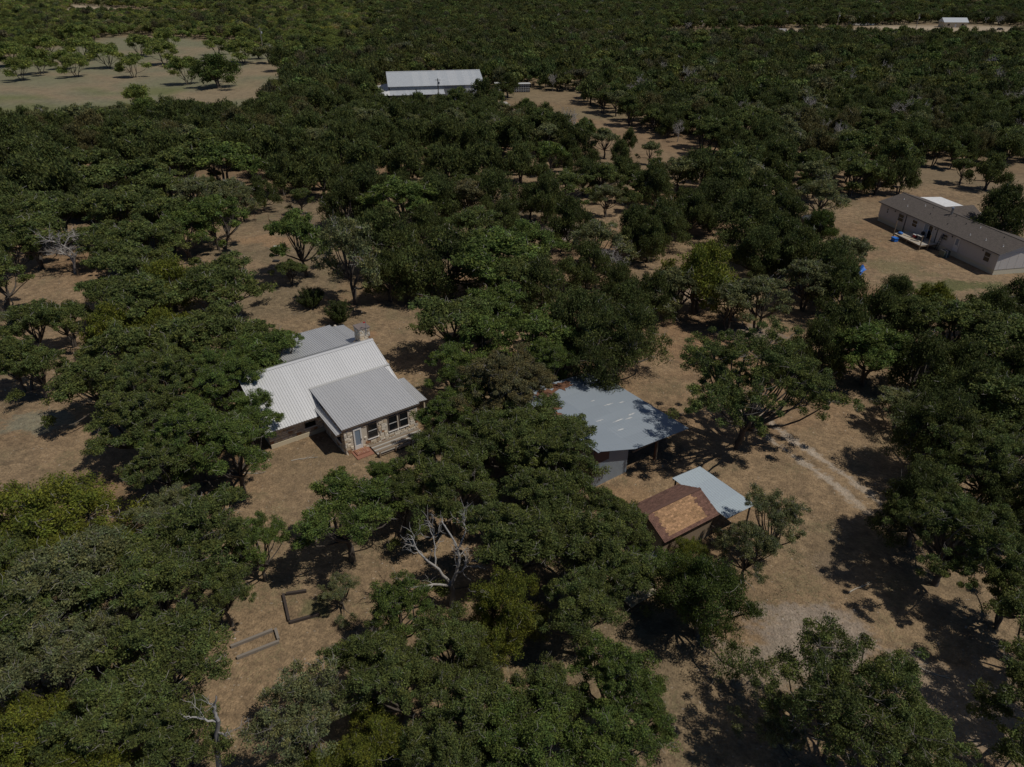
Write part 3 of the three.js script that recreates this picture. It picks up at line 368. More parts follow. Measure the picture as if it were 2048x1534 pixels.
/* ---------- metal barn far behind ---------- */
const BA = 10.8 * Math.PI / 180, barn = thing('metal_barn', 'large metal barn with a pale ribbed roof among the far trees', 'barn', [-36.9, 0, -229.6], BA);
{ // x along the front eave from its end with the lean-to, z towards the yard
  const r = rng(51), Ln = 28.5, hw = 10.2, he = 4.5, hr = 7.5;
  sheets(barn, 'roof_sheet', V(-0.5, hr, -hw), V(Ln + 1, 0, 0), V(0, he - hr, hw), M.barnRoof, r, 1.0, 0.33, 0.05); sheets(barn, 'roof_sheet', V(-0.5, hr, -hw), V(Ln + 1, 0, 0), V(0, he - hr, -hw), M.barnRoof, r, 1.9, 0.6, 0.05);
  part('ridge_cap', bx(-0.5, Ln + 0.5, hr - 0.02, hr + 0.07, -hw - 0.3, -hw + 0.3), M.roofWhite[2], barn);
  const w = part('wall', merge([bx(0, Ln, -0.2, he - 0.1, -0.5, -0.3), bx(0, 0.2, -0.2, he - 0.1, -2 * hw, -0.5), bx(Ln - 0.2, Ln, -0.2, he - 0.1, -2 * hw, -0.5)]), M.barnWall, barn);
  for (let i = 0; i < 27; i++) part('wall_sheet', ribbed(V(0.3 + i * 1.03, he - 0.15, -0.28), V(1.03, 0, 0), V(0, -he + 0.1, 0), 0.34, 0.03), i > 21 ? M.barnPale : M.barnWall, w);
  part('gable_wall', prism([[0.2, he - 0.1], [2 * hw - 0.2, he - 0.1], [hw, hr - 0.15]], 0, 0.2).rotateY(Math.PI / 2).translate(0, 0, 0), M.barnWall, barn);
  // lean-to round the corner, hipped
  sheets(barn, 'lean_to_sheet', V(-0.2, 3.4, -0.2), V(16.5, 0, 0), V(0, -0.75, 4.2), M.barnRoof, r, 1.0, 0.33, 0.04);
  part('lean_to_corner', merge([slab(V(-0.2, 3.42, -0.2), V(-4, 2.65, 4.0), V(-4, 2.65, -16), V(-0.2, 3.42, -16), 0.06), slab(V(-0.2, 3.43, -0.2), V(-0.2, 2.67, 4.0), V(-2, 2.66, 4.0), V(-4, 2.66, 4.0), 0.06)]), M.roofWhite[0], barn);
  for (let i = 0; i < 6; i++) part('post', bx(-3.8 + i * 3.9, -3.65 + i * 3.9, -0.2, 2.6, 3.8, 3.95), M.dark, barn);
  part('door', bx(24.6, 27.4, 0, 3.0, -0.24, -0.16), M.barnPale, barn);
  const pole = thing('utility_pole', 'dark wooden utility pole standing before the metal barn', 'utility pole', [-21.6, 0, -222.5]); part('pole', cyl(0.16, 0.12, 8, 8).translate(0, -0.2, 0), M.woodDark, pole); part('transformer', cyl(0.25, 0.25, 0.7, 10).translate(0.3, 6.2, 0), M.metal, pole); part('crossarm', bx(-0.8, 0.8, 7.3, 7.42, -0.06, 0.06), M.woodDark, pole);
  single('concrete_slab', bx(-4.5, 4.5, -0.1, 0.12, -3.4, 3.4), M.concrete, 'pale concrete slab beside the metal barn', 'slab', [-5.5, 0, -227], BA);
  single('rubble_heap', new THREE.IcosahedronGeometry(1.6, 2).scale(1.3, 0.4, 0.9), M.concrete, 'heap of pale rubble on the barn yard slab', 'rubble heap', [-3.2, 0.1, -225.5]);
  const pallet = (x, z, a, label, m) => { const t = thing('storage_hut', label, 'hut', [x, 0, z], a); part('wall', bx(-2.6, 2.6, -0.1, 2.5, -1.3, 1.3), m, t); for (let i = 0; i < 9; i++) part('batten', bx(-2.5 + i * 0.58, -2.35 + i * 0.58, 0.1, 2.4, 1.3, 1.36), M.barnPale, t); for (const y of [0.6, 1.3, 2.0]) part('rail', bx(-2.6, 2.6, y, y + 0.1, 1.36, 1.4), M.barnPale, t); part('roof', bx(-2.8, 2.8, 2.5, 2.6, -1.5, 1.6), M.barnPale, t); };
  pallet(-3, -253, 0.1, 'slatted pale hut next to the metal barn', M.sidingDark); pallet(3.2, -252, 0.1, 'dark hut with a light roof rim among trees by the barn', M.dark);
  const ws = thing('white_trailer', 'small white trailer half hidden by trees before the barn', 'trailer', [-25.5, 0, -172.5], 0.3); part('body', bx(-2, 2, 0.5, 2.6, -1, 1), M.roofWhite[0], ws); part('roof', bx(-2.1, 2.1, 2.6, 2.7, -1.1, 1.1), M.white, ws); for (const s of [-1, 1]) part('wheel', new THREE.CylinderGeometry(0.35, 0.35, 0.2, 14).rotateX(Math.PI / 2).translate(0, 0.33, s * 0.95), M.dark, ws);
}
/* ---------- trees ---------- */
class Wood { // tapered tubes gathered into one geometry
  constructor() { this.p = []; this.i = []; this.c = []; }
  tube(pts, r0, r1, sides, col) {
    const n = pts.length, b0 = this.p.length / 3; let ax = V(0.3, 0.1, 1).normalize();
    for (let k = 0; k < n; k++) {
      const d = V().subVectors(pts[Math.min(k + 1, n - 1)], pts[Math.max(k - 1, 0)]).normalize(), a = V().crossVectors(d, ax); if (a.lengthSq() < 1e-4) a.set(1, 0, 0); a.normalize(); const b = V().crossVectors(d, a), rr = lerp(r0, r1, k / (n - 1));
      for (let s = 0; s < sides; s++) { const t = (s / sides) * 6.28319, x = Math.cos(t) * rr, y = Math.sin(t) * rr; this.p.push(pts[k].x + a.x * x + b.x * y, pts[k].y + a.y * x + b.y * y, pts[k].z + a.z * x + b.z * y); this.c.push(...col); }
      if (k) for (let s = 0; s < sides; s++) { const q = b0 + (k - 1) * sides, s1 = (s + 1) % sides; this.i.push(q + s, q + sides + s, q + sides + s1, q + s, q + sides + s1, q + s1); }
    }
  }
  build() { const g = new THREE.BufferGeometry(); g.setAttribute('position', new THREE.Float32BufferAttribute(this.p, 3)); g.setAttribute('color', new THREE.Float32BufferAttribute(this.c, 3)); g.setIndex(this.i); g.computeVertexNormals(); return g; }
}
class Leaves {
  constructor(n) { this.p = new Float32Array(n * 9); this.c = new Float32Array(n * 9); this.k = 0; this.max = n; }
  add(x, y, z, nx, ny, nz, tx, ty, tz, l, w, c) {
    if (this.k >= this.max) return; // (n) leaf normal, (t) leaf direction
    let bx_ = ny * tz - nz * ty, by = nz * tx - nx * tz, bz = nx * ty - ny * tx; const m = Math.hypot(bx_, by, bz) || 1; bx_ /= m; by /= m; bz /= m;
    let dx = by * nz - bz * ny, dy = bz * nx - bx_ * nz, dz = bx_ * ny - by * nx; const o = this.k++ * 9, p = this.p;
    p[o] = x + dx * l; p[o + 1] = y + dy * l; p[o + 2] = z + dz * l;
    p[o + 3] = x - dx * l * 0.55 + bx_ * w; p[o + 4] = y - dy * l * 0.55 + by * w; p[o + 5] = z - dz * l * 0.55 + bz * w;
    p[o + 6] = x - dx * l * 0.55 - bx_ * w; p[o + 7] = y - dy * l * 0.55 - by * w; p[o + 8] = z - dz * l * 0.55 - bz * w;
    for (let v = 0; v < 3; v++) { this.c[o + v * 3] = c[0]; this.c[o + v * 3 + 1] = c[1]; this.c[o + v * 3 + 2] = c[2]; }
  }
  build() { const g = new THREE.BufferGeometry(); g.setAttribute('position', new THREE.BufferAttribute(this.p.slice(0, this.k * 9), 3)); g.setAttribute('color', new THREE.BufferAttribute(this.c.slice(0, this.k * 9), 3)); return g; }
}
const sph = (r) => { const z = 2 * r() - 1, a = 6.28319 * r(), q = Math.sqrt(1 - z * z); return V(q * Math.cos(a), z, q * Math.sin(a)); };
const bent = (a, b, r, k, n, sag = 0) => { const out = [], s = a.distanceTo(b), off = [V((r() - 0.5) * k * s, (r() - 0.5) * k * s * 0.5 + sag * s, (r() - 0.5) * k * s), V((r() - 0.5) * k * s, (r() - 0.5) * k * s * 0.5, (r() - 0.5) * k * s)]; for (let i = 0; i <= n; i++) { const t = i / n; out.push(a.clone().lerp(b, t).addScaledVector(off[0], Math.sin(t * Math.PI)).addScaledVector(off[1], Math.sin(t * 2 * Math.PI) * 0.5)); } return out; };
const BARK = [0.09, 0.075, 0.06], BARK2 = [0.17, 0.155, 0.135], TWIG = [0.36, 0.335, 0.3];
/* One tree model. o: R crown radius, H height, lobes, tufts per lobe, leaves in all, leaf length, form 'oak' | 'cedar' | 'mesquite', gap: share of tufts left out, lod 0 near .. 3 far */
function model(seed, o) {
  const r = rng(seed), { R, H, form, lod } = o, N = o.lobes, trunk = new Wood(), limbs = new Wood(), lv = new Leaves(o.leaves), sides = [7, 6, 5, 4][lod];
  const lobes = [], fork = V((r() - 0.5) * 0.12 * R, H * (form === 'cedar' ? 0.18 : form === 'mesquite' ? 0.14 : 0.22) * (0.8 + 0.4 * r()), (r() - 0.5) * 0.12 * R), th = H * (form === 'mesquite' ? 0.022 : 0.03);
  const lop = [r() * 6.28, r() * 6.28, 0.1 + 0.16 * r(), 0.06 + 0.12 * r()], reach = (a) => 1 + lop[2] * Math.sin(a * 2 + lop[0]) + lop[3] * Math.sin(a * 3 + lop[1]);
  for (let i = 0; i < N; i++) {
    const t = (i + 0.5) / N, a = i * 2.39996 + (r() - 0.5) * 1.4, big = r();
    let rad, y, lr;
    if (form === 'cedar') { const v = clamp(t + (r() - 0.5) * 0.15, 0, 1); y = H * (0.24 + 0.62 * v); rad = R * 0.78 * Math.pow(1 - v * v, 0.6) * (0.4 + 0.62 * r()) * reach(a); lr = R * (0.2 + 0.22 * big) * (1 - 0.2 * v); }
    else { rad = R * Math.sqrt(t) * (0.48 + 0.42 * r()) * reach(a); const q = rad / R; y = H * ((form === 'mesquite' ? 0.74 : 0.82) - 0.42 * q * q + (r() - 0.5) * 0.22); lr = R * (0.17 + 0.2 * big * big); if (q > 0.6 && r() < 0.4) y -= H * 0.13; }
    lobes.push({ c: V(Math.cos(a) * rad, y, Math.sin(a) * rad), r: lr, a, ex: form === 'cedar' ? [0.9, 1.2] : [1 + 0.5 * r(), 0.5 + 0.3 * r()], tw: a + (r() - 0.5) * 1.2 });
  }
  // wood
  const stems = form === 'oak' ? 1 + Math.floor(r() * 2.3) : form === 'cedar' ? 2 : 3, heads = [];
  for (let s = 0; s < stems; s++) { const a = (s / stems) * 6.283 + r() * 2, f = fork.clone().add(V(Math.cos(a) * R * 0.09 * (stems - 1), r() * H * 0.08, Math.sin(a) * R * 0.09 * (stems - 1))); heads.push(f); const b = V(Math.cos(a) * 0.05 * R * (stems - 1), -0.25, Math.sin(a) * 0.05 * R * (stems - 1)); trunk.tube([b.clone(), ...bent(b.clone().setY(0.15), f, r, 0.16, lod > 1 ? 2 : 4)], th * (stems > 1 ? 0.85 : 1.25), th * 0.7, sides, BARK); }
  for (const l of lobes) {
    const h = heads.reduce((p, q) => (q.distanceTo(l.c) < p.distanceTo(l.c) ? q : p)); l.path = bent(h, l.c, r, 0.22, lod > 1 ? 2 : 5, -0.06); limbs.tube(l.path, th * (0.42 + 0.16 * r()), th * 0.16, Math.max(3, sides - 2), BARK);
  }
  // foliage in tufts through each lobe, a few of them astray
  const tufts = [], total = lobes.reduce((p, l) => p + l.r ** 1.7, 0), sizes = [0.34, 0.42, 0.55, 0.85][lod] * (R > 5 ? 1.1 : 1);
  for (const l of lobes) {
    const shade = 0.84 + 0.32 * r(), n = Math.max(5, Math.round(o.tufts * N * (l.r ** 1.7) / total)), cs = Math.cos(l.tw), sn = Math.sin(l.tw);
    for (let k = 0; k < n; k++) {
      const d = sph(r), far = r() < 0.06 ? 1.35 : 1, q = Math.pow(r(), 0.4) * l.r * far; if (d.y < -0.5) d.y *= -0.8;
      if (r() < o.gap) continue;
      const ax = d.x * q * l.ex[0], az = d.z * q * 0.85;
      tufts.push({ c: l.c.clone().add(V(ax * cs - az * sn, d.y * q * l.ex[1] * (form === 'cedar' ? 1 : 1.1), ax * sn + az * cs)), d, s: sizes * (0.6 + 0.8 * r()), shade: shade * (0.8 + 0.4 * r()), l, yellow: r() });
    }
  }
  if (lod < 3) for (const t of tufts) {
    const from = lod < 2 ? t.l.c : t.l.path[t.l.path.length - 1];
    const held = lod === 0 || r() < (lod === 1 ? 0.5 : 0.16); if (held) limbs.tube(bent(from, t.c, r, 0.3, 2), th * 0.1, th * 0.04, 3, BARK2);
    const bare = lod === 0 ? o.bare : lod === 1 ? o.bare : o.bare * 1.2;
    for (let k = 0; k < 3; k++) if (held && r() < bare) { const e = t.c.clone().addScaledVector(t.d, t.s * (0.9 + 0.8 * r())).add(sph(r).multiplyScalar(t.s * 0.7)); limbs.tube(bent(t.c, e, r, 0.4, 3), 0.013 * (lod + 1), 0.006 * (lod + 1), 3, TWIG); }
  }
  const per = o.leaves / tufts.length, L = o.leaf;
  for (const t of tufts) {
    for (let k = 0; k < per; k++) {
      const d = sph(r), q = Math.pow(r(), 0.5) * t.s * 1.2; let x = t.c.x + d.x * q, y = t.c.y + d.y * q * (form === 'cedar' ? 1.15 : 0.62), z = t.c.z + d.z * q;
      const s = sph(r), f = t.shade * (0.5 + 1.0 * r()), yl = 0.5 * t.yellow + 0.5 * r(), c = [f * lerp(0.86, 1.24, yl), f, f * lerp(1.05, 0.7, yl)];
      let nx = d.x * 0.35 + t.d.x * 0.3 + s.x, ny = d.y * 0.3 + 0.35 + s.y, nz = d.z * 0.35 + t.d.z * 0.3 + s.z; const m = Math.hypot(nx, ny, nz); nx /= m; ny /= m; nz /= m;
      const u = sph(r), len = L * (0.65 + 0.7 * r());
      if (form === 'cedar') lv.add(x, y, z, nx, ny * 0.6, nz, t.d.x * 0.5 + u.x * 0.5, 0.9, t.d.z * 0.5 + u.z * 0.5, len * 1.15, len * 0.34, c); else lv.add(x, y, z, nx, ny, nz, u.x, u.y * 0.6, u.z, len, len * (form === 'mesquite' ? 0.36 : 0.5), c);
    }
  }
  return { trunk: trunk.build(), branches: limbs.build(), crown: lv.build(), R, H };
}
function deadModel(seed, R, H, lean, levels = 5, thick = 1) {
  const r = rng(seed), trunk = new Wood(), limbs = new Wood();
  const grow = (p, d, len, rad, lvl) => {
    const path = [p.clone()]; let q = p.clone(), dd = d.clone(); const n = lvl === 0 ? 6 : 4;
    for (let i = 0; i < n; i++) { dd.add(sph(r).multiplyScalar(0.26)).add(V(lean[0] * 0.05, lvl > 2 ? -0.03 : 0.04, lean[1] * 0.05)).normalize(); q = q.clone().addScaledVector(dd, len / n); path.push(q); }
    (lvl === 0 ? trunk : limbs).tube(path, rad, rad * 0.55, lvl < 2 ? 7 : lvl < 4 ? 4 : 3, lvl === 0 ? [0.24, 0.22, 0.2] : [0.4, 0.375, 0.345]);
    if (lvl >= levels) return;
    const kids = lvl === 0 ? 5 : 3 + Math.floor(r() * 2);
    for (let k = 0; k < kids; k++) { const at = path[Math.max(1, Math.round(n * (lvl === 0 ? 0.4 + 0.6 * (k + 1) / kids : 0.3 + 0.7 * r())))] ?? q, a = sph(r); a.y = a.y * 0.55 + 0.2; const nd = dd.clone().multiplyScalar(0.75).add(a.multiplyScalar(0.85)).normalize(); grow(at, nd, len * (0.55 + 0.2 * r()), rad * (0.52 + 0.1 * r()), lvl + 1); }
  };
  grow(V(0, -0.2, 0), V(lean[0], 1, lean[1]).normalize(), H * 0.46, 0.03 * H * thick, 0);
  return { trunk: trunk.build(), branches: limbs.build(), R, H };
}
function handTree(seed, limbs, twigs, col) { // limbs: [points, r0, r1]; the first is the trunk
  const r = rng(seed), trunk = new Wood(), br = new Wood();
  limbs.forEach(([pts, r0, r1], i) => {
    const c = new THREE.CatmullRomCurve3(pts.map((p) => V(...p))), n = 10, path = c.getPoints(n); path.forEach((p, k) => k && p.add(sph(r).multiplyScalar(0.05)));
    (i ? br : trunk).tube(path, r0, r1, 7, i ? col : col.map((x) => x * 0.7));
    if (i || limbs.length < 3) for (let t = 0; t < twigs; t++) {
      const k = 3 + Math.floor(r() * (n - 3)), a = path[k], dir = V().subVectors(path[k], path[k - 1]).normalize(), d = sph(r).multiplyScalar(0.9).add(dir).normalize(), l = 0.5 + 0.9 * r(), e = a.clone().addScaledVector(d, l), p1 = bent(a, e, r, 0.35, 4); br.tube(p1, lerp(r0, r1, k / n) * 0.45, 0.012, 4, col);
      for (let q = 0; q < 3; q++) { const b = p1[2 + Math.floor(r() * 3)], f = b.clone().addScaledVector(d, 0.25 + 0.35 * r()).add(sph(r).multiplyScalar(0.35)); br.tube(bent(b, f, r, 0.3, 2), 0.016, 0.007, 3, col); }
    }
  });
  return { trunk: trunk.build(), branches: br.build(), R: 3, H: 7 };
}
const oakAt = [ // near, middle, far, very far
  { lobes: 19, tufts: 14, leaves: 46000, leaf: 0.074, gap: 0.14, bare: 0.36 }, { lobes: 20, tufts: 11, leaves: 20000, leaf: 0.12, gap: 0.08, bare: 0.22 }, { lobes: 15, tufts: 9, leaves: 9000, leaf: 0.2, gap: 0.05, bare: 0.22 }, { lobes: 9, tufts: 7, leaves: 2000, leaf: 0.4, gap: 0, bare: 0 }];
const cedAt = [{ lobes: 24, tufts: 15, leaves: 56000, leaf: 0.076, gap: 0.08, bare: 0.16 }, { lobes: 20, tufts: 12, leaves: 21000, leaf: 0.125, gap: 0.05, bare: 0.12 }, { lobes: 15, tufts: 9, leaves: 9000, leaf: 0.2, gap: 0.04, bare: 0.14 }, { lobes: 9, tufts: 7, leaves: 2000, leaf: 0.4, gap: 0, bare: 0 }];
const bank = (form, R, H, seed, n) => [0, 1, 2, 3].map((lod) => Array.from({ length: n[lod] }, (_, i) => model(seed + lod * 50 + i, { form, R, H, lod, ...(form === 'cedar' ? cedAt : oakAt)[lod] })));
const OAK = bank('oak', 4, 6.6, 1000, [5, 5, 4, 3]), CED = bank('cedar', 3.4, 6.6, 2000, [3, 5, 4, 3]);
const THIN = [0, 1, 2].map((lod) => [0, 1].map((i) => model(1500 + lod * 20 + i, { form: 'oak', R: 4, H: 6.6, lod, ...oakAt[lod], leaves: oakAt[lod].leaves * 0.62, gap: 0.22, bare: 0.5 })));
const BIG = [0, 1].map((i) => model(1800 + i, { form: 'oak', R: 6.5, H: 8.4, lod: 0, lobes: 36, tufts: 14, leaves: 98000, leaf: 0.08, gap: 0.2, bare: 0.3 }));
const AIRY = model(1871, { form: 'oak', R: 6.5, H: 7, lod: 0, lobes: 44, tufts: 10, leaves: 76000, leaf: 0.076, gap: 0.18, bare: 0.35 });
const SPREAD = model(1853, { form: 'oak', R: 7.8, H: 8.8, lod: 0, lobes: 44, tufts: 11, leaves: 95000, leaf: 0.085, gap: 0.16, bare: 0.2 });
const MESQ = [1, 2, 3].map((lod) => [0, 1, 2].map((i) => model(3000 + lod * 20 + i, { form: 'mesquite', R: 3.6, H: 4.6, lod, ...oakAt[lod], leaves: oakAt[lod].leaves * 0.9, gap: 0.1, bare: 0.05 })));
const DEADS = [0, 1, 2].map((i) => deadModel(4000 + i, 3, 6, [(i - 1) * 0.2, 0.1], 5, 0.8));

const woodMat = new THREE.MeshStandardMaterial({ vertexColors: true, roughness: 0.95 }), deadMat = woodMat;
const leafMat = (c) => new THREE.MeshPhysicalMaterial({ color: lin(...c), vertexColors: true, roughness: 0.9, specularIntensity: 0.3, transmission: 0.35, thickness: 0, side: THREE.DoubleSide });
const LEAF = { o: leafMat([0.12, 0.155, 0.047]), b: leafMat([0.118, 0.172, 0.043]), g: leafMat([0.165, 0.188, 0.088]), t: leafMat([0.165, 0.155, 0.075]), d: leafMat([0.09, 0.115, 0.034]), D: leafMat([0.072, 0.092, 0.026]), e: leafMat([0.135, 0.13, 0.055]), j: leafMat([0.16, 0.186, 0.028]), J: leafMat([0.084, 0.122, 0.028]), m: leafMat([0.18, 0.225, 0.06]) };
LEAF.k = LEAF.v = LEAF.o; LEAF.G = LEAF.g;
const SPECIES = { o: 'live_oak_tree', b: 'live_oak_tree', g: 'live_oak_tree', t: 'live_oak_tree', k: 'live_oak_tree', v: 'live_oak_tree', G: 'live_oak_tree', e: 'juniper_tree', d: 'juniper_tree', D: 'juniper_tree', j: 'juniper_tree', J: 'juniper_tree', m: 'mesquite_tree', x: 'dead_tree' };
const LOOK = { o: 'green live oak', b: 'bright green live oak', g: 'thin grey-green live oak', t: 'brownish live oak', k: 'spreading live oak', v: 'broad airy live oak', G: 'sparse grey leaning oak', d: 'dark olive juniper', D: 'very dark juniper', e: 'brownish olive juniper', j: 'yellow-green juniper', J: 'dense dark green juniper', m: 'pale green mesquite', x: 'bare grey dead tree' };
